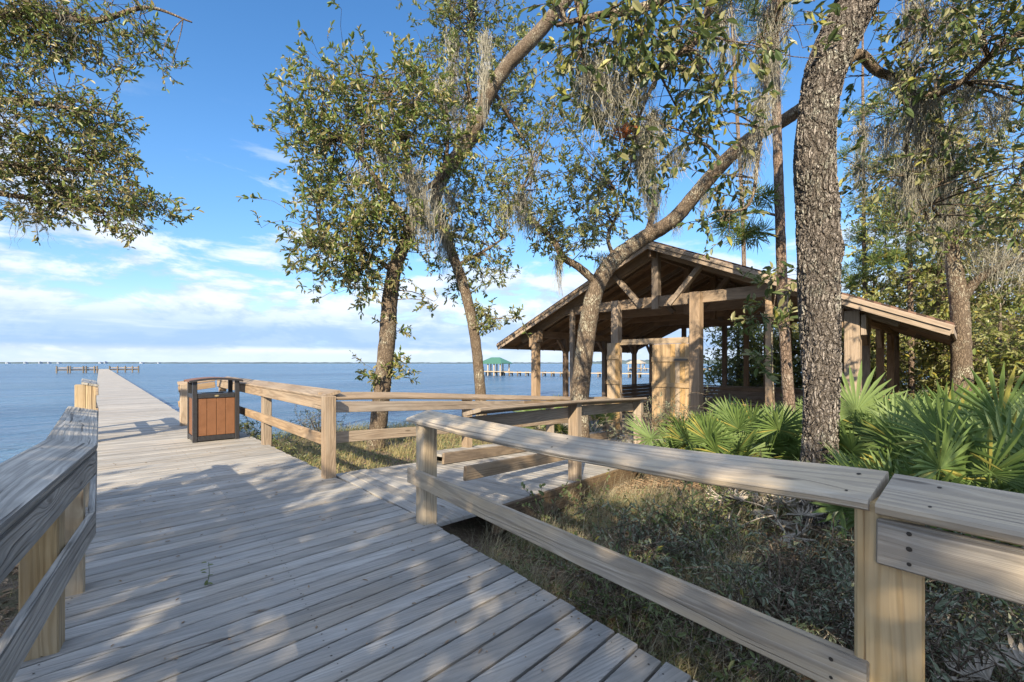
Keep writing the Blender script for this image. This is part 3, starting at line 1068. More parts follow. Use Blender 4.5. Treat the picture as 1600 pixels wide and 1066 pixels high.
# far leg
railing(lr, [bend, farend], [0.90, 0.915], -1, (W_POST, W_CAPOLD, W_CAPOLD),
        [(bend + Pd[:2] * 2.35 + PO * 0.13, -0.6, 0.90, PANG), (bend + Pd[:2] * 0.10 + PO * 0.13, -0.6, 0.89, PANG)], tilt=15, lower_z=0.42)
railing(lr, [bend + LD * 0.004, bend + LD * 3.4], [0.90, 0.905], 1, (W_POST, W_CAPOLD, W_CAPOLD),
        [(bend + LD * 0.62 + LO * 0.125, -0.6, 0.885, lang), (bend + LD * 2.9 + LO * 0.125, -0.6, 0.885, lang)], tilt=15, lower_z=0.42)
kb = MB()
kb.beam(V(*(LE[1] + LO * 0.05), -0.05), V(*(LE[2] + LO * 0.05), -0.05), 0.04, 0.14)
under(kb.build('kerb_board', W_CAPOLD), lr)

# far left railing, seen end on
fl = empty('boardwalk_railing', tuple(pq(10.9, -0.15)), 0, 'far left railing seen end on, its yellow post standing at the pier mouth', 'railing')
e0 = pq(10.9, 0.0)[:2]; e1 = pq(13.6, -0.05)[:2]
railing(fl, [e0, e1], [1.02, 1.02], -1, (W_POST, W_CAPOLD, W_RAMP),
        [(pq(10.98, -0.11)[:2], -0.9, 1.03, PANG), (pq(10.98, -0.25)[:2], -0.9, 1.03, PANG), (pq(13.4, -0.14)[:2], -2.0, 1.0, PANG)], tilt=14)

# deck right railing (A to the far corner, then a short return to the pier) and ramp left railing
dr = empty('boardwalk_railing', (A[0], A[1], 0), 0, 'dappled railing beyond the litter bin, turning the far corner of the deck', 'railing')
qA = 2.03
kp = 12.55
railing(dr, [pq(kp, qA)[:2], pq(5.72, qA)[:2]], [1.03, 1.0], -1, (W_RAMP, W_RAMP, W_RAMP),
        [(pq(kp - 0.05, qA + 0.115)[:2], -1.5, 1.03, PANG), (pq(8.7, qA + 0.115)[:2], -0.8, 1.0, PANG), (pq(5.66, qA + 0.06)[:2], -0.6, 1.0, PANG)], tilt=16, lower_z=0.36, fascia=False)
fb = MB()
fb.beam(pq(kp, qA + 0.03, 0.925), pq(5.75, qA + 0.03, 0.895), 0.038, 0.14)
under(fb.build('fascia_board', W_RAMP), dr)
railing(dr, [pq(kp, qA - 0.72)[:2], pq(kp, qA - 0.02)[:2]], [0.93, 1.02], -1, (W_RAMP, W_RAMP, W_RAMP),
        [(pq(kp + 0.05, qA - 0.62)[:2], -2.0, 0.93, PANG)], tilt=14, lower_z=0.45)

rl = empty('boardwalk_railing', tuple(rp(0.15, 0.0)), 0, 'sunlit ramp railing with the oak trunk behind it, leading to the pavilion', 'railing')


def rxy(s_, n_): return rp(s_, n_)[:2]


def rz(s_): return -s_ * RSL


railing(rl, [rxy(0.02, 0.02), rxy(4.4, 0.02), rxy(8.9, 0.02)], [1.0 + rz(0), 1.0 + rz(4.4), 1.0 + rz(8.9)], -1, (W_RAMP, W_RAMP, W_RAMP),
        [(rxy(2.75, -0.085), rz(2.75) - 0.7, rz(2.75) + 0.99, PANG), (rxy(5.6, -0.085), rz(5.6) - 0.6, rz(5.6) + 0.99, PANG), (rxy(8.7, -0.085), rz(8.7) - 0.4, rz(8.7) + 0.99, PANG)],
        tilt=16, lower_z=0.40)
rq = empty('boardwalk_railing', tuple(rp(0.1, 2.2)), 0, 'low shaded railing on the near side of the ramp, two brown posts', 'railing')
railing(rq, [rxy(0.05, 2.18), rxy(2.6, 2.18), rxy(4.75, 2.18)], [0.93, 0.93 + rz(2.6) + 0.10, 0.93 + rz(4.75) + 0.14], 1, (W_RAMP, W_RAMP, W_RAMP),
        [(rxy(2.2, 2.29), rz(2.2) - 0.6, rz(2.2) + 1.04, math.atan2(RAD[1], RAD[0])), (rxy(4.65, 2.29), rz(4.65) - 0.5, rz(4.65) + 1.09, math.atan2(RAD[1], RAD[0]))],
        tilt=15, lower=False)
lb = MB()
lb.beam(rp(0.05, 2.21, 0.34), rp(2.5, 2.21, 0.34), 0.038, 0.14)
under(lb.build('lower_rail', W_RAMP), rq)

# ------------------------------------------------------------------ litter bin
def litter_bin():
    c0 = V(-5.60, 7.98, 0)
    X = Qd.copy(); Y_ = Pd.copy(); Z = V(0, 0, 1)
    Wd, Dp_, H = 0.72, 0.66, 1.08
    root = empty('litter_bin', tuple(c0), 0, 'black framed litter bin with orange brown plank panels on the deck', 'bin')
    P = lambda x, y, z: c0 + X * x + Y_ * y + Z * z
    fr = MB()
    t_ = 0.07
    for x in (t_/2, Wd - t_/2):
        for y in (t_/2, Dp_ - t_/2):
            fr.box(P(x, y, H/2), (Z, X, Y_), (H, t_, t_), 0.006)
    for z, hh in ((0.06, 0.085), (0.815, 0.075)):
        for y in (t_/2, Dp_ - t_/2):
            fr.box(P(Wd/2, y, z), (X, Y_, Z), (Wd - 2*t_ - 0.004, t_ - 0.012, hh), 0.005)
        for x in (t_/2, Wd - t_/2):
            fr.box(P(x, Dp_/2, z), (Y_, X, Z), (Dp_ - 2*t_ - 0.004, t_ - 0.012, hh), 0.005)
    under(fr.build('frame', M_BLACK), root)
    zc, hh = 0.44, 0.665
    n = 4
    for side in range(4):
        m = MB()
        L = (Wd if side < 2 else Dp_) - 2 * t_
        pw = L / n
        for k in range(n):
            u = t_ + pw * (k + 0.5)
            if side == 0: m.box(P(u, 0.03, zc), (Z, X, Y_), (hh, pw - 0.006, 0.02), 0.004)
            if side == 1: m.box(P(u, Dp_ - 0.03, zc), (Z, X, Y_), (hh, pw - 0.006, 0.02), 0.004)
            if side == 2: m.box(P(0.03, u, zc), (Z, Y_, X), (hh, pw - 0.006, 0.02), 0.004)
            if side == 3: m.box(P(Wd - 0.03, u, zc), (Z, Y_, X), (hh, pw - 0.006, 0.02), 0.004)
        under(m.build('side_panel', M_PANEL), root)
    # inner liner rim with opening
    lm = MB()
    for y in (0.12, Dp_ - 0.12):
        lm.box(P(Wd/2, y, 0.845), (X, Y_, Z), (Wd - 0.16, 0.1, 0.02), 0.004)
    for x in (0.13, Wd - 0.13):
        lm.box(P(x, Dp_/2, 0.845), (Y_, X, Z), (Dp_ - 0.35, 0.1, 0.02), 0.004)
    lm.box(P(Wd/2, Dp_/2, 0.30), (X, Y_, Z), (Wd - 0.2, Dp_ - 0.2, 0.5), 0.02)
    under(lm.build('liner', M_BLACK), root)
    # arched canopy
    cv = MB(); pn = MB()
    N = 12; ov = 0.05
    for k in range(N):
        a0 = -1 + 2 * k / N; a1 = -1 + 2 * (k + 1) / N
        za = H + 0.015 + 0.045 * (1 - a0 * a0); zb = H + 0.015 + 0.045 * (1 - a1 * a1)
        xa = Wd/2 + a0 * (Wd/2 + ov); xb = Wd/2 + a1 * (Wd/2 + ov)
        for y0, y1, mb, dz, th in ((-ov, 0.02, cv, 0, 0.035), (Dp_ - 0.02, Dp_ + ov, cv, 0, 0.035), (0.02, Dp_ - 0.02, pn, 0.004, 0.024)):
            c8 = [P(xa, y0, za + dz), P(xb, y0, zb + dz), P(xb, y1, zb + dz), P(xa, y1, za + dz), P(xa, y0, za - th), P(xb, y0, zb - th), P(xb, y1, zb - th), P(xa, y1, za - th)]
            mb.add(c8, [(0, 1, 2, 3), (7, 6, 5, 4), (0, 4, 5, 1), (2, 6, 7, 3), (1, 5, 6, 2), (3, 7, 4, 0)])
    lid = cv.build('canopy', M_BLACK)
    under(lid, root)
    p2 = pn.build('canopy_panel', M_PANEL)
    p2.parent = lid
    pl = MB()
    a = np.linspace(0, 2*np.pi, 20, endpoint=False)
    ring0 = np.array([P(Wd/2 + 0.035*math.cos(x), 0.004, 0.815 + 0.016*math.sin(x)) for x in a])
    ring1 = ring0 - Y_ * 0.006
    v = np.vstack([ring0, ring1, P(Wd/2, -0.004, 0.815)])
    q = [(i, (i+1) % 20, 20 + (i+1) % 20, 20 + i) for i in range(20)]
    pl.add(v, q, [(40, 20 + i, 20 + (i+1) % 20) for i in range(20)])
    under(pl.build('plaque', M_PLAQUE), root)


litter_bin()

# ------------------------------------------------------------------ pavilion
PL = V(-0.52, 16.74, 0)
G = V(0.7071, -0.7071, 0)
D = V(0.7071, 0.7071, 0)
FZ = -0.66
GW = 12.02
EZ, RZ = 2.13, 4.79
SL = (RZ - EZ) / (GW / 2)
PDEP = 9.3
GANG = math.atan2(G[1], G[0])


def pv(g_, d_, z): return PL + G * g_ + D * d_ + V(0, 0, z)


def roof_z(g_): return EZ + SL * (g_ if g_ < GW / 2 else GW - g_)


def pavilion():
    root = empty('picnic_pavilion', tuple(pv(GW/2, 0.5, FZ)), 0, 'open brown timber picnic pavilion with a low gabled shingle roof', 'pavilion')
    U = lambda o: under(o, root)
    m = MB(); m.box(pv(GW/2, 4.55, FZ - 0.12), (G, D, V(0, 0, 1)), (9.6, 8.7, 0.24), 0.02); U(m.build('floor', M_CONC))
    # roof slabs: shingles on top, boards below
    sh = MB(); bd = MB()
    up_l = nrm(np.cross(G + V(0, 0, SL), D)); 
    for side in (0, 1):
        ga, gb = (0, GW/2) if side == 0 else (GW, GW/2)
        for mb, zt, zb, ex in ((sh, 0.012, -0.030, 0.03), (bd, -0.034, -0.075, 0.0)):
            e = -ex if side == 0 else ex
            a0, a1 = pv(ga + e, -ex, 0), pv(ga + e, PDEP + ex, 0)
            b0, b1 = pv(gb, -ex, 0), pv(gb, PDEP + ex, 0)
            za = roof_z(ga) - ex * SL; zb_ = RZ
            c = []
            for z_ in (zt, zb):
                for pt, zz in ((a0, za), (b0, zb_), (b1, zb_), (a1, za)):
                    c.append(pt + V(0, 0, zz + z_))
            ln = math.hypot(GW/2, RZ - EZ)
            uv = [(0, 0), (0, ln), (PDEP, ln), (PDEP, 0)] * 2
            qs = [(0, 1, 2, 3), (7, 6, 5, 4), (0, 4, 5, 1), (1, 5, 6, 2), (2, 6, 7, 3), (3, 7, 4, 0)]
            mb.add(c, qs, None, uv)
    ro = U(sh.build('roof', M_SHINGLE))
    so_ = bd.build('roof_boards', W_PAVD); so_.parent = ro; so_.location = (0, 0, 0)
    # barge boards at the front and back gable, two steps
    for d_, s_ in ((-0.0, -1), (PDEP, 1)):
        m = MB()
        for g0, g1 in ((0.0, GW/2), (GW, GW/2)):
            a = pv(g0, d_ + s_*0.022, roof_z(g0) - 0.14); b = pv(g1, d_ + s_*0.022, RZ - 0.14)
            m.beam(a, b, 0.044, 0.20)
            a = pv(g0, d_ + s_*0.062, roof_z(g0) - 0.085); b = pv(g1, d_ + s_*0.062, RZ - 0.085)
            m.beam(a, b, 0.03, 0.085)
        U(m.build('barge_board', W_PAV))
    for g_ in (0.0, GW):
        m = MB(); m.beam(pv(g_, 0.02, EZ - 0.13), pv(g_, PDEP - 0.02, EZ - 0.13), 0.04, 0.13); U(m.build('eave_board', W_PAV))
    # common rafters
    for d_ in np.arange(0.95, PDEP - 0.2, 0.72):
        for g0, g1 in ((0.06, GW/2), (GW - 0.06, GW/2)):
            m = MB(); m.beam(pv(g0, d_, roof_z(g0) - 0.165), pv(g1, d_, RZ - 0.165), 0.05, 0.17); U(m.build('rafter', W_PAVD))
    m = MB(); m.beam(pv(GW/2, 0.1, RZ - 0.32), pv(GW/2, PDEP - 0.1, RZ - 0.32), 0.07, 0.24); U(m.build('ridge_beam', W_PAVD))
    # trusses
    cols = [1.5, 3.1, 4.8, 7.2, 8.9, 10.5]
    for k, d_ in enumerate((0.5, 2.55, 4.6, 6.65, 8.7)):
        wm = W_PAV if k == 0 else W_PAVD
        m = MB(); m.beam(pv(2.75, d_, 3.135), pv(GW - 2.75, d_, 3.135), 0.14, 0.29); U(m.build('tie_beam', wm))
        for g0, g1 in ((0.75, GW/2), (GW - 0.75, GW/2)):
            m = MB(); m.beam(pv(g0, d_, roof_z(g0) - 0.21), pv(g1, d_, RZ - 0.21), 0.12, 0.26); U(m.build('principal_rafter', wm))
        m = MB(); m.beam(pv(GW/2, d_ - 0.02, 2.93), pv(GW/2, d_ - 0.02, RZ - 0.22), 0.19, 0.2, up=D); U(m.build('king_post', wm))
        for s_ in (-1, 1):
            m = MB(); m.beam(pv(GW/2 + s_*0.42, d_ - 0.045, 3.02), pv(GW/2 + s_*1.32, d_ - 0.045, 4.02), 0.13, 0.19, up=D); U(m.build('brace', wm))
    # front posts
    for g_, wd in zip(cols, (0.24, 0.14, 0.24, 0.27, 0.14, 0.27)):
        top = min(3.26, roof_z(g_) - 0.30)
        m = MB(); m.post(*pv(g_, 0.35 if wd > 0.2 and g_ in (4.8, 7.2) else 0.42, 0)[:2], FZ, top, wd, GANG, 0.01); U(m.build('post', W_PAV))
    # doubled corner posts with side blocks
    for g_ in (1.5, 10.5):
        for s_ in (-1, 1):
            z1 = roof_z(g_ + s_*0.19) - 0.31
            m = MB(); m.post(*pv(g_ + s_*0.19, 0.42, 0)[:2], z1 - 0.42, z1, 0.09, GANG, 0.006, d=0.2); U(m.build('knee_block', W_PAV))
    # wall plates and side / back posts
    for g_ in (1.5, 10.5):
        z_ = roof_z(g_) - 0.36
        m = MB(); m.beam(pv(g_, 0.6, z_), pv(g_, 8.8, z_), 0.14, 0.24); U(m.build('wall_plate', W_PAVD))
        for d_ in (2.1, 4.7, 7.1, 8.7):
            m = MB(); m.post(*pv(g_, d_, 0)[:2], FZ, z_ - 0.12, 0.17, GANG, 0.008); U(m.build('post', W_PAVD))
            for s_ in (-1, 1):
                m = MB(); m.beam(pv(g_, d_ + s_*0.09, z_ - 0.6), pv(g_, d_ + s_*0.5, z_ - 0.13), 0.08, 0.1, up=G); U(m.build('knee_brace', W_PAVD))
    for g_ in (3.1, 4.88, 5.75, 6.5, 7.3, 8.9):
        m = MB(); m.post(*pv(g_, 8.7, 0)[:2], FZ, min(3.0, roof_z(g_) - 0.35), 0.17, GANG, 0.008); U(m.build('post', W_PAVD))
    # half walls at left, back and right
    def half_wall(ga, da, gb, db):
        m = MB()
        a, b = pv(ga, da, 0), pv(gb, db, 0)
        n_ = 7
        for k in range(n_):
            z_ = FZ + 0.08 + 0.15 * k
            m.beam(a + V(0, 0, z_), b + V(0, 0, z_), 0.04, 0.142, ch=0.006)
        o = U(m.build('half_wall', W_PAVD))
        m = MB(); m.beam(a + V(0, 0, FZ + 1.09), b + V(0, 0, FZ + 1.09), 0.16, 0.05)
        c = m.build('sill', W_PAV); c.parent = o; c.location = (0, 0, 0)
    half_wall(1.75, 8.62, 10.2, 8.62)
    half_wall(1.58, 4.9, 1.58, 8.5)
    half_wall(10.42, 2.4, 10.42, 8.5)
    # entrance: header, plank door with battens and an open leaf
    m = MB(); m.beam(pv(4.86, 0.36, 2.02), pv(7.06, 0.36, 2.02), 0.08, 0.16); U(m.build('door_header', W_DOOR))
    def plank_door(g0, g1, d_, z0, z1, name):
        m = MB()
        n_ = max(2, int(round((g1 - g0) / 0.135)))
        pw = (g1 - g0) / n_
        for k in range(n_):
            m.beam(pv(g0 + pw*(k+0.5), d_, z0), pv(g0 + pw*(k+0.5), d_, z1), pw - 0.005, 0.035, up=D, ch=0.004)
        for z_ in (z0 + 0.28, (z0 + z1)/2 + 0.12, z1 - 0.42):
            m.beam(pv(g0 + 0.0, d_ - 0.035, z_), pv(g1 - 0.0, d_ - 0.035, z_), 0.03, 0.13, ch=0.004)
        return U(m.build(name, W_DOOR))
    dd = plank_door(5.98, 7.05, 0.30, FZ + 0.12, 1.93, 'door')
    m = MB(); m.beam(pv(6.65, 0.235, 1.50), pv(7.02, 0.235, 1.50), 0.02, 0.05); hb = m.build('hinge', M_STEEL); hb.parent = dd; hb.location = (0, 0, 0)
    d2 = plank_door(4.60, 5.02, 0.17, FZ + 0.12, 2.0, 'door')
    return root


pavilion()


def picnic_table(c, ang, label):
    root = empty('picnic_table', tuple(c), 0, label, 'table')
    a = V(math.cos(ang), math.sin(ang), 0); b = V(-math.sin(ang), math.cos(ang), 0)
    c = np.array(c)
    m = MB()
    for k in range(5): m.box(c + b * (k - 2) * 0.15 + V(0, 0, 0.74), (a, b, V(0, 0, 1)), (1.8, 0.14, 0.04), 0.005)
    under(m.build('tabletop', W_DOOR), root)
    for s_ in (-1, 1):
        m = MB()
        for k in (0, 1): m.box(c + b * s_ * (0.66 + 0.14*k) + V(0, 0, 0.44), (a, b, V(0, 0, 1)), (1.8, 0.13, 0.04), 0.005)
        under(m.build('bench', W_DOOR), root)
    for s_ in (-1, 1):
        m = MB()
        for u in (-1, 1):
            m.beam(c + a*s_*0.6 + b*u*0.62, c + a*s_*0.6 + b*u*0.22 + V(0, 0, 0.71), 0.05, 0.09, up=a)
        m.beam(c + a*(s_*0.6 + 0.06) - b*0.78 + V(0, 0, 0.37), c + a*(s_*0.6 + 0.06) + b*0.78 + V(0, 0, 0.37), 0.05, 0.09)
        under(m.build('leg_frame', M_STEEL), root)


picnic_table(pv(3.9, 3.1, FZ), GANG + 0.2, 'brown picnic table inside the pavilion, seen through the doorway')
picnic_table(pv(7.6, 4.4, FZ), GANG + 0.1, 'dark picnic table inside the pavilion, right of the big plank door')

# ------------------------------------------------------------------ neighbour docks with boathouses
def far_dock(px0, px1, Y0, Y1, label, roof_mat, bx, dz=0.0, rlabel=None):
    a = at(px0, HZ, Y0); b = at(px1, HZ, Y1)
    a[2] = b[2] = 0
    root = empty('neighbour_dock', (a[0], a[1], WZ), 0, label, 'dock')
    d = nrm(b - a); n_ = V(-d[1], d[0], 0)
    L = np.linalg.norm(b - a)
    m = MB(); m.beam(a + V(0, 0, -0.30), b + V(0, 0, -0.30), 1.4, 0.16); under(m.build('walkway', W_CAP), root)
    s_ = 0
    while s_ < L:
        m = MB()
        for u in (-0.55, 0.55):
            p = a + d*s_ + n_*u
            m.tube([p + V(0, 0, -2.4), p + V(0, 0, -0.05)], 0.13, 6)
        m.beam(a + d*s_ - n_*0.7 + V(0, 0, -0.47), a + d*s_ + n_*0.7 + V(0, 0, -0.47), 0.15, 0.18)
        under(m.build('pile_bent', W_PILE), root)
        s_ += 1.75
    # boathouse over the end
    c = a + d * bx
    for sx in (-1, -0.33, 0.33, 1):
        for sy in (-1, 1):
            m = MB(); p = c + d*sx*2.1 + n_*sy*1.7
            m.post(p[0], p[1], -2.4, 1.55 + dz, 0.2, math.atan2(d[1], d[0])); under(m.build('post', W_CAP), root)
    m = MB()
    e = [c + d*sx*2.6 + n_*sy*2.2 + V(0, 0, 1.5 + dz) for sx, sy in ((-1, -1), (1, -1), (1, 1), (-1, 1))]
    r0, r1 = c - d*1.0 + V(0, 0, 2.6 + dz), c + d*1.0 + V(0, 0, 2.6 + dz)
    lo = [x - V(0, 0, 0.18) for x in e]
    m.add(e + [r0, r1] + lo, [(0, 1, 5, 4), (2, 3, 4, 5), (0, 6, 7, 1), (1, 7, 8, 2), (2, 8, 9, 3), (3, 9, 6, 0), (9, 8, 7, 6)], [(1, 2, 5), (3, 0, 4)])
    under(m.build('roof', roof_mat), root)
    m = MB(); m.box(c + V(0, 0, -0.16), (d, n_, V(0, 0, 1)), (4.8, 3.8, 0.16), 0.02); under(m.build('platform', W_CAP), root)
    return root


far_dock(762, 1075, 90, 72, 'long distant dock on piles ending in a green hip roofed boathouse', M_GREENROOF, 1.8)
far_dock(985, 1300, 150, 120, 'more distant pale dock seen through the pavilion doorway', W_CAP, 2.0)

# ------------------------------------------------------------------ vegetation machinery
def add_leaves(m, base, d, n_, L, W, rnd, curl=0.12, mat=0):
    """kite leaves: base (n,3), direction d, normal n_, length L, width W"""
    base = np.asarray(base); cnt = len(base)
    if not cnt: return
    s = nrm(np.cross(d, n_)); n_ = np.cross(s, d)
    L = np.broadcast_to(L, (cnt,))[:, None]; W = np.broadcast_to(W, (cnt,))[:, None]
    f = 0.22 * W
    v = np.stack([base,
                  base + d*L*0.36 + s*W*0.5 + n_*f,
                  base + d*L*0.74 + s*W*0.42 + n_*(f - curl*L*0.4),
                  base + d*L - n_*curl*L,
                  base + d*L*0.74 - s*W*0.42 + n_*(f - curl*L*0.4),
                  base + d*L*0.36 - s*W*0.5 + n_*f], 1)
    i = np.arange(cnt)[:, None] * 6
    q = np.concatenate([i + np.array([[0, 3, 2, 1]]), i + np.array([[0, 5, 4, 3]])])
    m.add(v.reshape(-1, 3), q, None, None, np.repeat(np.broadcast_to(rnd, (cnt,)), 6), mat)


def rand_unit(n):
    return nrm(rng.normal(size=(n, 3)))


def twigs_from(mt, starts, ends, r0, r1, bendk=0.15):
    """many thin 3-sided branches at once"""
    starts = np.asarray(starts); ends = np.asarray(ends)
    n = len(starts)
    if not n: return
    t = np.linspace(0, 1, 5)[None, :, None]
    ln = np.linalg.norm(ends - starts, axis=1)[:, None, None]
    bend = rand_unit(n)[:, None, :] * ln * bendk + np.array([0, 0, 1])[None, None, :] * ln * bendk * 0.5
    P = starts[:, None, :] * (1 - t) + ends[:, None, :] * t + bend * (4 * t * (1 - t)) * 0.6
    d = nrm(ends - starts)
    u = nrm(np.cross(d, rand_unit(n))); w_ = np.cross(d, u)
    r = (r0 * (1 - t[0, :, 0]) + r1 * t[0, :, 0])
    a = np.array([0, 2.094, 4.189])
    ring = P[:, :, None, :] + r[None, :, None, None] * (np.cos(a)[None, None, :, None] * u[:, None, None, :] + np.sin(a)[None, None, :, None] * w_[:, None, None, :])
    b = np.arange(n)[:, None, None] * 15 + np.arange(4)[None, :, None] * 3
    j = np.arange(3)[None, None, :]; k = (j + 1) % 3
    q = np.stack(np.broadcast_arrays(b + j, b + k, b + 3 + k, b + 3 + j), -1).reshape(-1, 4)
    mt.add(ring.reshape(-1, 3), q, None, np.zeros((n * 15, 2)), 0.5)


def foliage(ml, mt, center, rad, nsub, ntw, nleaf, L, W, attach, droop=0.0, spread=0.33, tw=0.32, br=0.03, narrow=False, dens_shell=0.45):
    """leafy mass: sub clumps inside an ellipsoid; each clump a bunch of leafy twigs; limbs back to the attach points"""
    center = np.asarray(center, float); rad = np.asarray(rad, float)
    u = rand_unit(nsub) * (dens_shell + (1 - dens_shell) * rng.random((nsub, 1)))
    sub = center + u * rad
    att = np.atleast_2d(np.asarray(attach, float))
    dd = np.linalg.norm(sub[:, None, :] - att[None], axis=2)
    st = att[dd.argmin(1)]
    twigs_from(mt, st, sub, br, br * 0.35, 0.14)
    base = np.repeat(sub, ntw, 0)
    n = len(base)
    sz = rad.mean() * spread
    out = nrm(base - center + 0.15 * rad.mean() * rng.normal(size=(n, 3)))
    tb = base + rng.normal(size=(n, 3)) * sz * np.array([1, 1, 0.75])
    twigs_from(mt, base, tb, br * 0.3, 0.004, 0.2)
    td = nrm(out * 0.55 + rand_unit(n) * 0.9 + np.array([0, 0, -droop]))
    tl = tw * (0.7 + 0.6 * rng.random(n))
    twigs_from(mt, tb, tb + td * tl[:, None], 0.005, 0.003, 0.08)
    # leaves along each twig
    f = np.linspace(0.12, 1.0, nleaf)[None, :] + rng.normal(size=(n, nleaf)) * 0.05
    pos = tb[:, None, :] + td[:, None, :] * (tl[:, None] * f)[:, :, None]
    side = rand_unit(n * nleaf).reshape(n, nleaf, 3)
    ld = nrm(td[:, None, :] * 0.75 + side * 0.85 + np.array([0, 0, -droop * 0.6]))
    nn = nrm(rand_unit(n * nleaf).reshape(n, nleaf, 3) * 0.8 + np.array([0, 0, 0.9]))
    ll = L * (0.42 + 0.85 * rng.random((n, nleaf)))
    rr = np.clip(np.repeat(rng.random(n), nleaf) * 0.55 + rng.random(n * nleaf) * 0.5, 0, 0.999)
    add_leaves(ml, pos.reshape(-1, 3), ld.reshape(-1, 3), nn.reshape(-1, 3), ll.ravel(), ll.ravel() * (W / L), rr)
    return sub


def moss(mm, centers, lo, hi, n, spread, wid=0.007):
    """hanging moss: bundles of wavy ribbons"""
    centers = np.atleast_2d(np.asarray(centers, float))
    for c in centers:
        k = n
        b = c + rng.normal(size=(k, 3)) * np.array([spread, spread, spread * 0.9])
        ln = lo * 0.5 + (hi - lo * 0.5) * rng.random(k) ** 2.0
        seg = 7
        t = np.linspace(0, 1, seg)
        ph = rng.random((k, 1)) * 6.28; fr = 8 + 22 * rng.random((k, 1))
        amp = 0.007 + 0.018 * rng.random((k, 1))
        x = amp * np.sin(ph + fr * t) + (rng.normal(size=(k, 1)) * 0.08) * t; y = amp * np.cos(ph * 1.7 + fr * 1.3 * t) + (rng.normal(size=(k, 1)) * 0.08) * t
        # gather towards a hanging point
        g_ = (c[None, :] - b) * (0.35 + 0.5 * rng.random((k, 1)))
        P = b[:, None, :] + np.stack([x + g_[:, :1]*t, y + g_[:, 1:2]*t, -ln[:, None] * t], -1)
        wv = wid * (1 - 0.75 * t)
        ang = rng.random(k) * 3.14
        s = np.stack([np.cos(ang), np.sin(ang), np.zeros(k)], 1)
        v = np.stack([P - s[:, None, :] * wv[None, :, None], P + s[:, None, :] * wv[None, :, None]], 2)
        i = np.arange(k)[:, None] * seg * 2 + np.arange(seg - 1)[None, :] * 2
        q = np.stack([i, i + 1, i + 3, i + 2], -1).reshape(-1, 4)
        mm.add(v.reshape(-1, 3), q, None, None, np.repeat(rng.random(k), seg * 2))


class Tree:
    def __init__(s, name, loc, label, cat='tree', group=None):
        s.root = empty(name, loc, 0, label, cat, group)
        s.t = MB(); s.l = MB(); s.m = MB(); s.hasm = False
        s.att = []
        s.k = 0.75

    def limb(s, pts, rad, sides=16, seg=60, wob=0.035):
        rad = np.asarray(rad, float) * s.k
        P, r = resample(pts, rad, seg)
        s.t.tube(pts, rad, sides, seg, wob)
        s.att += list(P[len(P)//4::3])
        return P

    def leaf(s, c, r, nsub, ntw, nl, L, W, att=None, **k):
        return foliage(s.l, s.t, c, r, nsub, ntw, nl, L, W, np.array(s.att) if att is None else att, **k)

    def moss(s, c, lo, hi, n, sp, wid=0.007):
        m = MB()
        moss(m, c, lo, hi, n, sp, wid)
        under(m.build('spanish_moss', L_MOSS), s.root)

    def done(s, bark_m, leaf_m):
        o = under(s.t.build('trunk', bark_m, smooth=True), s.root)
        if s.l.n: under(s.l.build('crown', leaf_m), s.root)
        return s.root


def pxs(Y, lst): return [at(x, y, Y + (lst_d[0] if lst_d else 0)) for x, y, *lst_d in lst]


def blob(tr, px, py, Y, rx, ry, rd, nsub, ntw, nl, L, W, **k):
    c = at(px, py, Y)
    return tr.leaf(c, (rx / F * Y, rd, ry / F * Y), nsub, ntw, nl, L, W, **k)


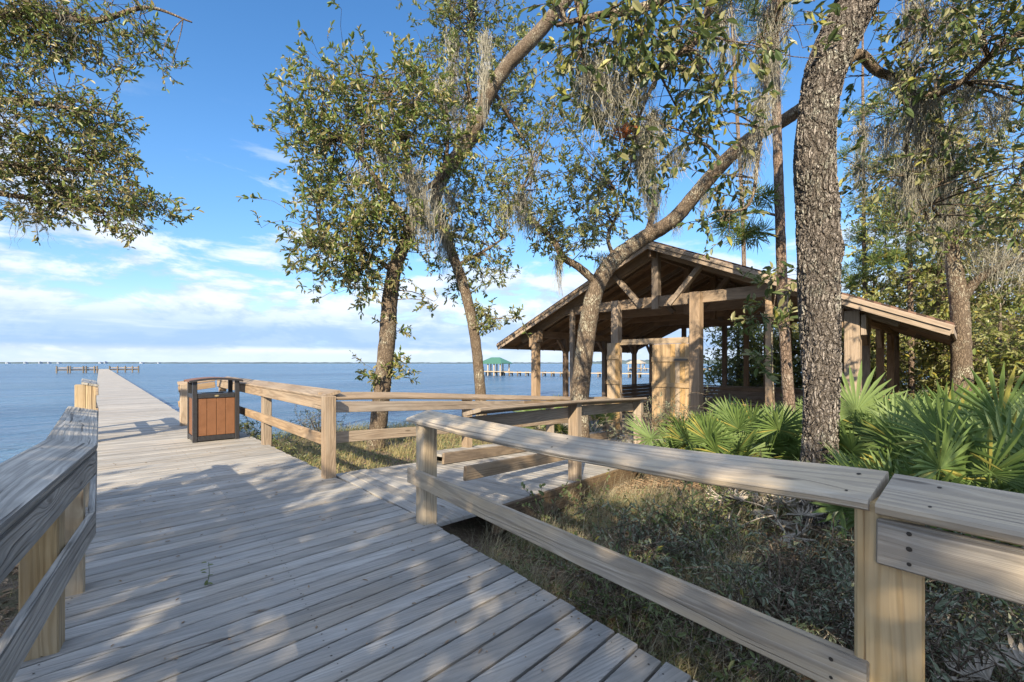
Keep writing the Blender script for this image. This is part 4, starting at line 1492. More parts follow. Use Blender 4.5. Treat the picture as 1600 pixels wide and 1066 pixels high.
# ---- main oak on the right, deep bark
def main_oak():
    Y = 5.35
    gz_ = float(ground_z(3.6, Y))
    tr = Tree('live_oak', tuple(at(1280, 568, Y) * V(1, 1, 0) + V(0, 0, gz_)), 'massive leaning oak with deeply plated bark, rising through the palmettos')
    pts = pxs(Y, [(1281, 845), (1281, 800), (1281, 720), (1283, 620), (1281, 520), (1279, 420), (1277, 330), (1272, 250), (1277, 180), (1291, 110), (1318, 45), (1350, -20), (1385, -90), (1430, -190), (1440, -320)])
    rad = np.array([44, 35, 29.5, 28, 31, 33, 33.5, 34, 32, 35, 36, 34, 31, 28, 24]) * 0.82 / F * Y
    # dense trunk with lumps so the bark can be displaced
    P, r = resample(pts, rad, 760)
    n, S = len(P), 230
    T = nrm(np.gradient(P, axis=0)); u = V(1, 0, 0); N = []
    for i in range(n):
        u = nrm(u - T[i] * np.dot(u, T[i])); N.append(u)
    N = np.array(N); Bv = np.cross(T, N)
    a = np.linspace(0, 2*np.pi, S, endpoint=False)
    z = P[:, 2][:, None]
    lump = 0.035*np.sin(2*a[None] + z*1.3) + 0.025*np.sin(3*a[None] - z*2.7 + 1) + 0.02*np.sin(5*a[None] + z*4.1)
    # root flare
    lump = lump + np.clip((-0.25 - z) / 0.4, 0, 1) * 0.16 * (0.5 + 0.5*np.sin(5*a[None] + 0.7))
    # burl on the right at the lichen collar
    bz = at(1300, 392, Y)[2]
    burl = 0.30*np.exp(-((z - bz)/0.14)**2) * np.exp(-((((a[None] - 0.0 + np.pi) % (2*np.pi)) - np.pi)/0.75)**2)
    rr = r[:, None] * (1 + lump + burl)
    ring = P[:, None] + rr[..., None] * (np.cos(a)[None, :, None]*N[:, None] + np.sin(a)[None, :, None]*Bv[:, None])
    i = np.arange(n-1)[:, None]*S; j = np.arange(S)[None]; k = (j+1) % S
    q = np.stack([i+j, i+k, i+S+k, i+S+j], -1).reshape(-1, 4)
    tr.t.add(ring.reshape(-1, 3), q, None, np.zeros((n*S, 2)), 0.5)
    o = under(tr.t.build('trunk', B_OAK, smooth=True), tr.root)
    tr.t = MB()
    tr.att += list(P[200::12])
    # limbs (second trunk part)
    tr.limb(pxs(Y, [(1300, 120), (1340, 85, .2), (1372, 112, .3), (1410, 125, .3), (1440, 150, .2), (1500, 130, 0), (1580, 60, -.3), (1680, 20, -.5)]), [0.10, 0.085, 0.07, 0.06, 0.055, 0.05, 0.045, 0.03], 10, 40)
    tr.limb(pxs(Y, [(1410, 125, .3), (1425, 170, .4), (1415, 230, .5), (1440, 300, .5), (1470, 340, .6)]), [0.05, 0.045, 0.04, 0.03, 0.02], 8, 30)
    tr.limb(pxs(Y, [(1330, -10), (1230, -60, -.6), (1120, -40, -1), (1010, 10, -1.1), (930, 25, -1.2), (870, 40, -1.2)]), [0.12, 0.1, 0.08, 0.055, 0.04, 0.02], 10, 40)
    tr.limb(pxs(Y, [(1120, -40, -1), (1090, 60, -.9), (1040, 100, -.8), (1000, 180, -.8), (985, 260, -.7)]), [0.05, 0.04, 0.032, 0.02, 0.012], 8, 30)
    tr.limb(pxs(Y, [(1230, -60, -.6), (1210, 60, -.3), (1195, 150, -.2), (1185, 240, -.2), (1170, 320, -.2), (1120, 330, -.2)]), [0.06, 0.055, 0.04, 0.03, 0.02, 0.01], 8, 36)
    tr.limb(pxs(Y, [(1400, -120), (1500, -100, -.5), (1620, -90, -1)]), [0.1, 0.08, 0.05], 8, 24)
    bigs = dict(droop=0.25, tw=0.30, br=0.016, spread=0.42)
    Lb, Wb = 0.112, 0.046
    for px, py, dy, rx, ry, rd, ns, nt in [
        (880, 45, -1.1, 45, 45, .4, 7, 6), (945, 60, -1.2, 65, 60, .5, 10, 6), (1030, 50, -1.0, 75, 65, .7, 13, 6), (1110, 90, -.8, 70, 80, .7, 13, 6), (1180, 40, -.4, 60, 60, .7, 9, 6),
        (990, 165, -.8, 60, 60, .5, 9, 6), (960, 250, -.7, 45, 40, .4, 6, 5), (1060, 190, -.6, 60, 60, .5, 7, 5), (1130, 220, -.3, 60, 60, .5, 6, 5), (1120, 340, -.2, 50, 30, .4, 3, 4), (1170, 300, -.2, 35, 40, .3, 3, 4),
        (1400, 40, .2, 60, 50, .8, 8, 6), (1470, 70, -.2, 80, 70, .9, 14, 6), (1560, 110, -.4, 70, 90, .9, 14, 6), (1440, 190, .4, 80, 60, .8, 9, 6), (1530, 230, 0, 80, 70, .9, 12, 6), (1400, 300, .6, 60, 60, .6, 7, 5), (1590, 290, -.3, 40, 60, .6, 7, 6), (1480, 300, .5, 60, 50, .6, 6, 5), (1570, 10, -.6, 70, 50, .9, 10, 6), (1640, 180, -.6, 50, 120, .9, 10, 6)]:
        blob(tr, px, py, Y + dy, rx, ry, rd, max(2, int(ns*0.66)), nt, 9, Lb, Wb, **bigs)
    # canopy above the frame that shades the rail
    for c, r_ in [((1.5, 4.5, 8.2), (3.0, 2.6, 1.3)), ((5.0, 4.5, 8.8), (3.0, 2.6, 1.4))]:
        tr.leaf(np.array(c), r_, 40, 7, 9, Lb*1.1, Wb*1.1, droop=0.2, tw=0.35, br=0.03)
    # hanging moss
    for px, py, dy, lo, hi, n_, sp in [(925, 110, -1.1, .15, .5, 150, .09), (945, 130, -1.1, .15, .45, 150, .10), (970, 140, -1.0, .12, .4, 130, .09), (1000, 140, -.9, .1, .3, 70, .06), (1020, 180, -.8, .2, .5, 70, .05),
                                     (1205, 20, -.3, .2, .8, 170, .07), (1200, 90, -.2, .2, .7, 150, .06), (1190, 160, -.2, .2, .6, 120, .06), (1000, 230, -.7, .15, .5, 90, .08), (1060, 240, -.5, .1, .3, 60, .07), (1175, 230, -.2, .2, .6, 60, .05), (1130, 20, -.6, .2, .6, 70, .06),
                                     (1400, 120, .3, .15, .5, 90, .09), (1430, 10, .1, .2, .7, 160, .09), (1440, 150, .3, .3, .9, 150, .08), (1450, 210, .4, .3, .9, 140, .08), (1420, 260, .5, .2, .8, 130, .09), (1390, 200, .4, .2, .7, 110, .08), (1480, 250, .4, .2, .7, 110, .09), (1510, 140, 0, .2, .6, 100, .08), (1560, 160, -.3, .2, .5, 90, .08), (1350, 200, .5, .2, .6, 70, .06), (1345, 260, .6, .15, .5, 70, .06), (1480, 20, -.1, .2, .6, 110, .09)]:
        tr.moss(at(px, py, Y + dy), lo, hi, int(n_*2.6), sp, 0.0036)
    under(tr.t.build('limbs', B_OAK2, smooth=True), tr.root)
    under(tr.l.build('crown', L_BIG), tr.root)
    # spray of dead orange leaves
    m = MB(); c = at(975, 205, Y - .8); n_ = 16
    d = nrm(rand_unit(n_) + np.array([0, 0, -.2]))
    add_leaves(m, c + rng.normal(size=(n_, 3)) * 0.035, d, rand_unit(n_), 0.10, 0.04, rng.random(n_), 0.25)
    under(m.build('dead_leaves', L_ORANGE), tr.root)


main_oak()


def centre_oaks():
    # oak behind the ramp railing
    Y = 11.5
    c = at(590, 568, Y)
    tr = Tree('laurel_oak', (c[0], Y, float(ground_z(c[0], Y))), 'rough brown trunked oak behind the ramp railing, sprouts low on its trunk')
    tr.limb(pxs(Y, [(584, 735), (588, 690), (594, 640), (600, 580), (606, 520), (609, 470), (617, 420), (636, 370), (648, 320, .1), (640, 260, .1), (620, 200, .1), (600, 140, .1)]), [0.36, 0.30, 0.28, 0.27, 0.275, 0.26, 0.23, 0.18, 0.15, 0.11, 0.08, 0.05], 26, 120, 0.03)
    tr.limb(pxs(Y, [(640, 350), (600, 300, -.4), (560, 240, -.7), (520, 210, -.9), (480, 190, -1)]), [0.12, 0.09, 0.07, 0.05, 0.025], 9, 40)
    tr.limb(pxs(Y, [(615, 425), (580, 400, -.4), (540, 385, -.7), (500, 380, -.9)]), [0.1, 0.07, 0.05, 0.03], 9, 30)
    tr.limb(pxs(Y, [(645, 310), (690, 270, .4), (700, 200, .6), (690, 120, .6)]), [0.1, 0.08, 0.06, 0.03], 9, 30)
    tr.limb(pxs(Y, [(560, 240, -.7), (575, 170, -.9), (590, 110, -.9)]), [0.06, 0.04, 0.02], 8, 20)
    Lo, Wo = 0.145, 0.052
    for px, py, dy, rx, ry, rd, ns, nt in [
        (600, 170, -.3, 110, 75, 1.3, 46, 7), (505, 170, -.9, 55, 55, .8, 15, 7), (490, 245, -.8, 48, 40, .8, 13, 7), (570, 250, -.5, 95, 60, 1.2, 30, 7), (680, 190, .3, 60, 80, 1.0, 22, 7),
        (545, 355, -.7, 85, 55, 1.0, 31, 8), (620, 340, -.2, 70, 60, 1.0, 22, 7), (510, 400, -.8, 50, 38, .7, 13, 8), (570, 430, -.5, 60, 32, .8, 15, 7), (490, 330, -.8, 28, 50, .6, 8, 6),
        (582, 590, -.2, 26, 26, .3, 6, 5), (632, 578, .1, 24, 14, .3, 4, 5), (622, 515, .2, 12, 16, .2, 3, 4), (685, 470, .2, 30, 12, .3, 3, 4), (482, 85, -.9, 14, 14, .2, 2, 4), (620, 105, -.5, 40, 30, .6, 9, 6)]:
        blob(tr, px, py, Y + dy, rx, ry, rd, int(ns * 0.82), nt, 13, Lo, Wo, tw=0.36, br=0.02, spread=0.36)
    for px, py, dy, lo, hi, n_, sp in [(640, 270, -.4, .3, 1.1, 140, .22), (655, 300, -.3, .4, 1.4, 160, .2), (600, 240, -.6, .2, .8, 90, .2), (670, 330, -.2, .3, 1.1, 120, .18), (560, 270, -.8, .2, .7, 70, .18), (690, 130, .4, .3, 1.0, 80, .1)]:
        tr.moss(at(px, py, Y + dy), lo, hi, int(n_*2.4), sp, 0.0068)
    tr.done(B_OAK2, L_OAK2)
    # slimmer leaning oak with the big limb that sweeps to the upper right
    Y = 13.2
    c = at(752, 568, Y)
    tr = Tree('laurel_oak', (c[0], Y, float(ground_z(c[0], Y))), 'slim lichen spotted oak leaning left, its limb sweeping up and right')
    tr.limb(pxs(Y, [(753, 700), (752, 640), (748, 580), (741, 520), (728, 460), (708, 400), (690, 350), (681, 310), (694, 272), (722, 235), (745, 195, -.2), (762, 150, -.4), (795, 100, -.6), (838, 55, -.8), (880, 5, -1), (930, -60, -1.2), (990, -160, -1.4)]),
            [0.27, 0.22, 0.20, 0.20, 0.20, 0.19, 0.20, 0.23, 0.27, 0.28, 0.27, 0.26, 0.25, 0.24, 0.23, 0.2, 0.14], 24, 150, 0.03)
    tr.limb(pxs(Y, [(722, 235), (735, 180, .5), (730, 110, .8), (735, 40, .9), (740, -30, .9)]), [0.12, 0.1, 0.07, 0.05, 0.03], 9, 36)
    tr.limb(pxs(Y, [(770, 140, -.4), (800, 190, .2), (830, 240, .4), (830, 290, .4)]), [0.08, 0.06, 0.04, 0.02], 8, 30)
    tr.limb(pxs(Y, [(715, 415), (760, 390, .2), (790, 370, .3)]), [0.09, 0.06, 0.03], 8, 20)
    tr.limb(pxs(Y, [(741, 520), (765, 500, .1), (785, 498, .1)]), [0.05, 0.035, 0.02], 8, 16)
    for px, py, dy, rx, ry, rd, ns, nt in [
        (740, 40, .8, 78, 45, 1.0, 26, 7), (700, 20, .8, 50, 35, .9, 12, 7), (720, 130, .7, 75, 55, 1.1, 24, 7), (790, 180, .4, 55, 60, 1.0, 16, 6), (800, 110, .8, 45, 50, .9, 10, 6), (745, 260, .6, 60, 45, 1.0, 14, 6),
        (755, 340, .4, 60, 48, .9, 20, 7), (700, 380, .6, 50, 50, .8, 13, 6), (765, 410, .3, 42, 30, .6, 10, 6), (776, 495, .1, 32, 20, .4, 9, 6), (840, 240, .3, 40, 40, .6, 8, 5), (720, 440, .5, 30, 22, .5, 4, 5)]:
        blob(tr, px, py, Y + dy, rx, ry, rd, ns, nt, 13, 0.14, 0.05, tw=0.36, br=0.02, spread=0.36)
    for px, py, dy, lo, hi, n_, sp in [(708, 60, .6, .5, 1.5, 110, .13), (706, 110, .6, .4, 1.3, 110, .1), (759, 60, -.2, .4, 1.4, 100, .12), (757, 110, -.5, .5, 1.6, 120, .1), (710, 160, .3, .3, 1.0, 90, .2), (700, 300, -.3, .3, 1.2, 120, .2), (695, 360, -.2, .3, 1.4, 120, .15), (830, 250, .3, .3, 1.1, 70, .2), (790, 330, .3, .3, .9, 60, .2), (720, 200, .3, .2, .8, 80, .18)]:
        tr.moss(at(px, py, Y + dy), lo, hi, int(n_*2.4), sp, 0.0072)
    tr.done(B_OAK2, L_OAK)
    # oak in front of the pavilion
    Y = 10.4
    c = at(907, 568, Y)
    tr = Tree('live_oak', (c[0], Y, float(ground_z(c[0], Y))), 'smooth grey oak slanting right across the front of the pavilion roof')
    tr.limb(pxs(Y, [(905, 740), (905, 680), (906, 620), (912, 560), (920, 500), (932, 450), (958, 408), (1000, 376), (1050, 345, -.3), (1090, 300, -.6), (1130, 255, -.9), (1175, 215, -1.2), (1230, 185, -1.6), (1290, 140, -2.2)]),
            [0.34, 0.30, 0.28, 0.27, 0.27, 0.25, 0.24, 0.225, 0.21, 0.20, 0.19, 0.18, 0.16, 0.13], 26, 150, 0.028)
    tr.limb(pxs(Y, [(935, 445), (905, 418, -.1), (880, 402, -.2), (862, 372, -.2), (838, 350, -.2), (822, 322, -.2), (815, 290, -.2)]), [0.13, 0.115, 0.1, 0.085, 0.075, 0.06, 0.035], 12, 60)
    tr.limb(pxs(Y, [(1010, 370), (1020, 330, .2), (1022, 280, .3), (1010, 220, .2)]), [0.11, 0.09, 0.08, 0.05], 9, 30)
    tr.limb(pxs(Y, [(960, 405), (950, 370, .1), (965, 330, .2), (960, 290, .2)]), [0.07, 0.055, 0.04, 0.02], 8, 24)
    tr.limb(pxs(Y, [(1130, 255, -.9), (1100, 225, -.8), (1060, 230, -.7), (1020, 265, -.6)]), [0.06, 0.045, 0.03, 0.015], 8, 24)
    for px, py, dy, rx, ry, rd, ns, nt in [
        (810, 295, -.2, 38, 35, .6, 10, 7), (850, 340, -.2, 40, 35, .6, 9, 6), (905, 345, -.1, 55, 32, .7, 14, 7), (895, 395, -.1, 35, 22, .5, 6, 6), (950, 330, .2, 45, 38, .7, 10, 6), (900, 270, .1, 45, 35, .6, 10, 6), (945, 225, .2, 55, 45, .8, 13, 6), (880, 190, .2, 40, 45, .7, 9, 6), (1010, 250, .2, 40, 45, .6, 8, 5), (905, 130, .2, 50, 40, .8, 9, 6)]:
        blob(tr, px, py, Y + dy, rx, ry, rd, ns, nt, 13, 0.11, 0.040, tw=0.32, br=0.018, spread=0.36)
    for px, py, dy, lo, hi, n_, sp in [(815, 310, -.2, .3, .9, 130, .12), (828, 340, -.2, .2, .6, 80, .1), (873, 400, -.2, .4, 1.0, 60, .04), (1010, 250, .2, .4, 1.3, 150, .12), (1022, 300, .2, .3, 1.0, 120, .1), (1005, 200, .2, .3, 1.0, 120, .14), (940, 400, 0, .2, .6, 40, .08), (1100, 300, -.6, .2, .5, 60, .08), (1058, 345, -.3, .15, .5, 40, .05), (1160, 235, -1, .2, .6, 70, .1)]:
        tr.moss(at(px, py, Y + dy), lo, hi, int(n_*2.4), sp, 0.0068)
    tr.done(B_OAK2, L_OAK)


centre_oaks()


def left_oak():
    Y = 5.6
    tr = Tree('live_oak', (-9.7, 3.6, float(ground_z(-9.7, 3.6))), 'feathery oak boughs reaching in over the water at the upper left')
    tr.limb([V(-9.7, 3.6, -0.8), V(-9.6, 3.7, 1.5), V(-9.3, 3.9, 3.4), V(-9.1, 4.2, 5.2), V(-9.0, 4.5, 7.5), V(-9.2, 4.8, 10)], [0.34, 0.28, 0.25, 0.22, 0.17, 0.08], 20, 80)
    tr.limb([V(-9.2, 4.1, 4.6)] + pxs(Y, [(-200, 40, -.8), (-60, 25, -.4), (60, 22), (150, 32, .1), (230, 12, .2), (300, 35, .3)]), [0.12, 0.10, 0.08, 0.06, 0.045, 0.03, 0.012], 10, 60)
    tr.limb([V(-9.35, 3.9, 3.2)] + pxs(Y, [(-180, 240, -.7), (-50, 250, -.3), (60, 262), (150, 268, .1), (210, 285, .2)]), [0.11, 0.08, 0.06, 0.04, 0.025, 0.01], 10, 60)
    tr.limb([V(-9.2, 4.0, 4.0)] + pxs(Y, [(-180, 150, -.6), (-50, 150, -.2), (80, 165), (170, 180, .1)]), [0.1, 0.07, 0.05, 0.035, 0.012], 10, 50)
    tr.limb([V(-9.4, 3.9, 2.9)] + pxs(Y, [(-150, 300, -.5), (-30, 300, -.2), (70, 315), (170, 340, .1)]), [0.08, 0.06, 0.045, 0.03, 0.01], 9, 50)
    for px, py, dy, rx, ry, rd, ns, nt in [
        (40, 40, 0, 80, 45, .6, 26, 9), (-60, 60, -.3, 60, 70, .6, 18, 8), (130, 45, .1, 70, 30, .5, 18, 9), (200, 45, .2, 45, 32, .4, 11, 8), (100, 80, 0, 60, 22, .5, 10, 8), (240, 100, .2, 28, 26, .3, 4, 6),
        (30, 130, 0, 60, 30, .5, 12, 8), (110, 170, 0, 70, 26, .5, 15, 9), (165, 185, .1, 35, 18, .3, 6, 8), (40, 210, -.1, 70, 34, .6, 18, 9), (130, 228, .1, 75, 24, .5, 15, 8), (200, 252, .2, 42, 16, .3, 7, 7),
        (30, 275, -.1, 60, 30, .5, 16, 9), (100, 275, 0, 60, 26, .5, 15, 9), (60, 320, -.1, 70, 26, .5, 13, 8), (160, 318, .1, 75, 22, .4, 19, 9), (235, 330, .2, 32, 16, .3, 7, 8), (70, 345, 0, 30, 14, .3, 3, 6), (200, 365, .2, 24, 14, .25, 4, 6), (-40, 250, -.2, 60, 80, .6, 16, 8)]:
        blob(tr, px, py, Y + dy, rx, ry, rd, max(3, int(ns*0.74)), nt, 9, 0.070, 0.026, tw=0.20, br=0.008, spread=0.34)
    for px, py, dy, lo, hi, n_, sp in [(160, 275, .1, .1, .35, 40, .06), (40, 330, 0, .1, .4, 60, .08), (110, 30, 0, .1, .4, 60, .1), (66, 350, 0, .1, .3, 20, .03), (95, 265, 0, .1, .3, 40, .08)]:
        tr.moss(at(px, py, Y + dy), lo, hi, n_, sp, 0.003)
    # higher crown out of frame
    for c in ((-10.5, 4, 9.5), (-7.6, 3.4, 8.6), (-10, 7, 8.2)):
        tr.leaf(np.array(c), (2.2, 2.2, 1.3), 24, 8, 10, 0.08, 0.03, tw=0.25)
    tr.done(B_OAK2, L_OAK2)


left_oak()


def pine_needles(m, centers, n, L, W=0.006):
    centers = np.atleast_2d(centers)
    b = np.repeat(centers, n, 0)
    d = nrm(rand_unit(len(b)) + np.array([0, 0, 0.25]))
    add_leaves(m, b + d * 0.02, d, rand_unit(len(b)), L * (0.7 + 0.5 * rng.random(len(b))), W, rng.random(len(b)), 0.08)


def pine(name, label, Y, trunk, rad, tufts, L=0.22, W=0.006, n=60, group=None, seg=80):
    c = at(trunk[0][0], 568, Y)
    tr = Tree(name, (c[0], Y, float(ground_z(c[0], Y))), label, 'tree', group)
    tr.limb(pxs(Y, trunk), rad, 18, seg, 0.03)
    att = np.array(tr.att)
    for px, py, dy, rx, ry, rd, nt in tufts:
        cc = at(px, py, Y + dy)
        k = rand_unit(nt) * rng.random((nt, 1)) ** 0.4 * np.array([rx / F * Y, rd, ry / F * Y]) + cc
        st = att[np.linalg.norm(att - cc, axis=1).argmin()]
        twigs_from(tr.t, np.repeat(st[None], 1, 0), cc[None], 0.03, 0.015)
        twigs_from(tr.t, np.repeat(cc[None], nt, 0), k, 0.012, 0.006)
        pine_needles(tr.l, k, n, L, W)
    return tr.done(B_PINE, L_PINE)


pine('slash_pine', 'tall thin straight pine just left of the massive oak', 8.3,
     [(1236, 700), (1233, 640), (1228, 560), (1222, 440), (1218, 320), (1214, 200), (1210, 60), (1206, -80), (1203, -250)], [0.16, 0.135, 0.12, 0.115, 0.108, 0.10, 0.095, 0.085, 0.05],
     [(1165, 365, -.3, 30, 14, .3, 9), (1130, 350, -.3, 25, 14, .3, 7), (1180, 310, -.2, 20, 14, .3, 5), (1200, -60, 0, 120, 60, 1.2, 60), (1210, -180, 0, 100, 60, 1.2, 60)], L=0.24, W=0.008)


def simple_tree(name, label, base, h, r0, blobs, L, W, leafm, barkm=B_OAK2, group=None, lean=(0, 0), nl=9, tw=0.4, moss_n=0, spread=0.33):
    x, y = base
    z0 = float(ground_z(x, y)) - 0.1
    tr = Tree(name, (x, y, z0), label, 'tree', group)
    P = [V(x, y, z0), V(x + lean[0]*0.2, y + lean[1]*0.2, z0 + h*0.3), V(x + lean[0]*0.6, y + lean[1]*0.6, z0 + h*0.62), V(x + lean[0], y + lean[1], z0 + h*0.95)]
    tr.limb(P, [r0*1.15, r0*0.85, r0*0.6, r0*0.15], 12, 30)
    for (dx, dy, dz, rx, ry, rz_, ns, nt) in blobs:
        c = V(x + dx, y + dy, z0 + dz)
        # a limb towards each mass
        a = np.array(tr.att); s0_ = a[np.linalg.norm(a - c - V(0, 0, -1.2), axis=1).argmin()]
        tr.t.tube([s0_, (s0_ + c)/2 + V(0, 0, 0.25), c], [r0*0.3, r0*0.2, r0*0.08], 7, 12)
        s = tr.leaf(c, (rx, ry, rz_), ns, nt, nl, L, W, att=np.array([c, (s0_ + c)/2]), tw=tw, br=0.025, spread=spread)
        if moss_n:
            for q_ in s[:moss_n]: tr.moss(q_, 0.3, 1.2, 40, 0.15, 0.012)
    tr.done(barkm, leafm)
    return tr.root


def sapling():
    Y = 7.4
    c = at(1208, 568, Y)
    tr = Tree('magnolia_sapling', (c[0], Y, float(ground_z(c[0], Y))), 'thin big leaved sapling in front of the pine, before the pavilion', 'sapling')
    tr.limb(pxs(Y, [(1214, 720), (1210, 640), (1206, 560), (1208, 490), (1218, 420)]), [0.022, 0.019, 0.016, 0.012, 0.006], 7, 40)
    for px, py, rx, ry, ns in [(1188, 490, 26, 24, 4), (1222, 430, 26, 24, 4), (1225, 520, 18, 24, 3), (1195, 570, 14, 16, 2)]:
        blob(tr, px, py, Y, rx, ry, .3, ns, 3, 8, 0.17, 0.06, tw=0.28, br=0.008)
    tr.done(B_OAK2, L_BIG)


sapling()


# oak at the right edge behind the palmettos
def right_oak():
    Y = 10.6
    c = at(1502, 568, Y)
    tr = Tree('live_oak', (c[0], Y, float(ground_z(c[0], Y))), 'stout lichen grey oak at the pavilion eave corner, limb arching right')
    tr.k = 0.62
    tr.limb(pxs(Y, [(1504, 690), (1503, 620), (1502, 550), (1500, 490), (1494, 440), (1486, 380), (1478, 300), (1470, 220), (1462, 120)]), [0.38, 0.32, 0.30, 0.28, 0.26, 0.2, 0.16, 0.12, 0.07], 22, 90)
    tr.limb(pxs(Y, [(1502, 470), (1525, 440, -.2), (1560, 418, -.4), (1600, 405, -.6), (1680, 390, -.8)]), [0.18, 0.15, 0.13, 0.11, 0.08], 14, 50)
    tr.limb(pxs(Y, [(1488, 390), (1450, 340, .2), (1420, 300, .3), (1390, 280, .3)]), [0.1, 0.07, 0.05, 0.02], 9, 30)
    for px, py, dy, rx, ry, rd, ns, nt in [(1480, 310, 0, 70, 50, 1.0, 20, 7), (1540, 350, -.3, 60, 40, .9, 16, 7), (1590, 330, -.5, 50, 50, .9, 14, 7), (1450, 230, .2, 70, 55, 1.0, 20, 7), (1540, 250, 0, 70, 60, 1.0, 18, 7), (1390, 290, .3, 45, 40, .8, 10, 6), (1580, 440, -.3, 40, 30, .7, 8, 6), (1470, 130, 0, 110, 60, 1.3, 24, 7)]:
        blob(tr, px, py, Y + dy, rx, ry, rd, ns, nt, 9, 0.12, 0.046, tw=0.34, br=0.02, spread=0.38)
    for px, py, dy, lo, hi, n_, sp in [(1500, 330, -.2, .2, .7, 130, .25), (1530, 390, -.3, .2, .6, 130, .25), (1470, 350, 0, .2, .7, 100, .2), (1560, 400, -.5, .2, .7, 100, .2), (1590, 400, -.5, .2, .8, 90, .2), (1430, 290, .2, .3, 1.0, 110, .18), (1480, 210, 0, .3, 1.1, 130, .2)]:
        tr.moss(at(px, py, Y + dy), lo, hi, int(n_*2.4), sp, 0.0068)
    tr.done(B_OAK2, L_OAK2)


right_oak()

# ---- woodland behind the pavilion: each tree its own
BT = 'trees behind the pavilion'
bgs = [
    ('laurel_oak', 'round yellow green oak visible through the pavilion behind its back posts', (15.5, 19.5), 6.5, 0.2, [(0, 0, 2.2, 2.4, 2.0, 1.7, 30, 7), (1.2, 0, 3.6, 2.2, 1.9, 1.6, 26, 7), (-1.2, 0.3, 3.4, 1.8, 1.6, 1.5, 20, 7), (0, 0, 5.2, 1.8, 1.6, 1.1, 16, 7)]),
    ('laurel_oak', 'leafy oak standing beyond the far corner of the pavilion half wall', (19.5, 21.0), 7.0, 0.22, [(0, 0, 2.4, 2.4, 2.0, 1.8, 28, 7), (0.8, 0, 4.2, 2.4, 2.0, 1.6, 26, 7), (-0.8, 0, 5.6, 1.8, 1.5, 1.1, 14, 7)]),
    ('laurel_oak', 'low spreading oak right of the pavilion corner post, under the eave', (14.7, 13.7), 4.2, 0.15, [(0, 0, 1.4, 1.7, 1.4, 1.1, 22, 7), (0.6, 0.2, 2.5, 1.6, 1.4, 1.0, 20, 7), (-0.8, 0, 2.3, 1.3, 1.2, 0.9, 14, 7)]),
    ('laurel_oak', 'bushy dark oak beneath the arching limb at the right edge', (14.2, 11.6), 4.6, 0.16, [(0, 0, 1.6, 1.7, 1.4, 1.2, 24, 7), (0.4, 0, 3.0, 1.6, 1.4, 1.1, 20, 7)]),
    ('laurel_oak', 'tall oak with olive crown above the right end of the roof', (19.0, 15.5), 10.5, 0.28, [(0, 0, 3.2, 2.4, 2.2, 1.8, 26, 7), (0, 0, 6.4, 2.8, 2.4, 1.9, 34, 7), (1.2, 0, 8.6, 2.2, 2.0, 1.5, 20, 7), (-1.5, 0.3, 5.0, 1.8, 1.6, 1.3, 16, 7)]),
    ('laurel_oak', 'tall oak filling the gap between leaning trunk and right edge oak', (16.2, 17.2), 9.6, 0.25, [(0, 0, 5.6, 2.2, 2.0, 1.6, 24, 7), (-0.7, 0, 7.6, 2.0, 1.8, 1.4, 20, 7), (0.9, 0.3, 4.2, 1.6, 1.6, 1.2, 14, 7)]),
    ('laurel_oak', 'dense oak closing the view at the far right edge', (22.5, 14.0), 10.0, 0.28, [(0, 0, 2.4, 2.4, 2.0, 1.8, 24, 7), (0, 0, 5.2, 2.8, 2.4, 1.9, 32, 7), (0, 0, 8.0, 2.4, 2.2, 1.6, 24, 7)]),
    ('laurel_oak', 'thin crowned oak beyond the roof ridge of the pavilion', (23.0, 24.0), 8.0, 0.25, [(0, 0, 2.5, 2.8, 2.4, 1.8, 26, 7), (0, 0, 5.0, 2.6, 2.4, 1.8, 26, 7)]),
    ('laurel_oak', 'low oak scrub by the shore behind the pavilion back wall', (12.6, 23.0), 4.2, 0.14, [(0, 0, 1.4, 2.0, 1.6, 1.2, 22, 7), (0.9, 0, 2.6, 1.7, 1.5, 1.1, 16, 7)]),
    ('laurel_oak', 'yellowing bush oak filling the opening right of the plank door', (10.6, 21.3), 4.6, 0.14, [(0, 0, 1.2, 1.6, 1.3, 1.3, 26, 7), (0.5, 0, 2.6, 1.6, 1.3, 1.2, 22, 7), (-0.4, 0, 3.8, 1.3, 1.2, 0.9, 12, 7)]),
    ('laurel_oak', 'green bush oak seen between the two thin back posts', (12.3, 20.4), 4.8, 0.14, [(0, 0, 1.2, 1.6, 1.3, 1.3, 26, 7), (0.3, 0, 2.7, 1.6, 1.3, 1.2, 24, 7), (0, 0, 4.0, 1.4, 1.2, 0.9, 14, 7)]),
    ('laurel_oak', 'pale leaved bush oak behind the thin front post and the pine', (13.6, 18.6), 5.0, 0.14, [(0, 0, 1.2, 1.6, 1.3, 1.3, 26, 7), (0.3, 0, 2.7, 1.7, 1.3, 1.2, 24, 7), (0, 0, 4.0, 1.4, 1.2, 0.9, 14, 7)]),
    ('laurel_oak', 'shaggy oak just right of the doubled corner post', (17.4, 17.0), 5.2, 0.16, [(0, 0, 1.4, 1.9, 1.5, 1.4, 30, 7), (-0.9, 0, 2.9, 1.7, 1.4, 1.2, 22, 7), (1.0, 0, 3.2, 1.7, 1.4, 1.2, 22, 7)]),
    ('laurel_oak', 'tangled oak low down at the far right edge', (16.4, 12.6), 5.0, 0.16, [(0, 0, 1.3, 1.7, 1.4, 1.3, 26, 7), (0.4, 0, 2.8, 1.7, 1.4, 1.2, 24, 7)]),
    ('laurel_oak', 'dark woodland oak low behind the palmettos at far right', (11.2, 8.4), 3.4, 0.12, [(0, 0, 1.3, 1.1, 1.0, 1.0, 16, 7), (0.4, 0, 2.3, 1.0, 0.9, 0.8, 12, 7)]),
]
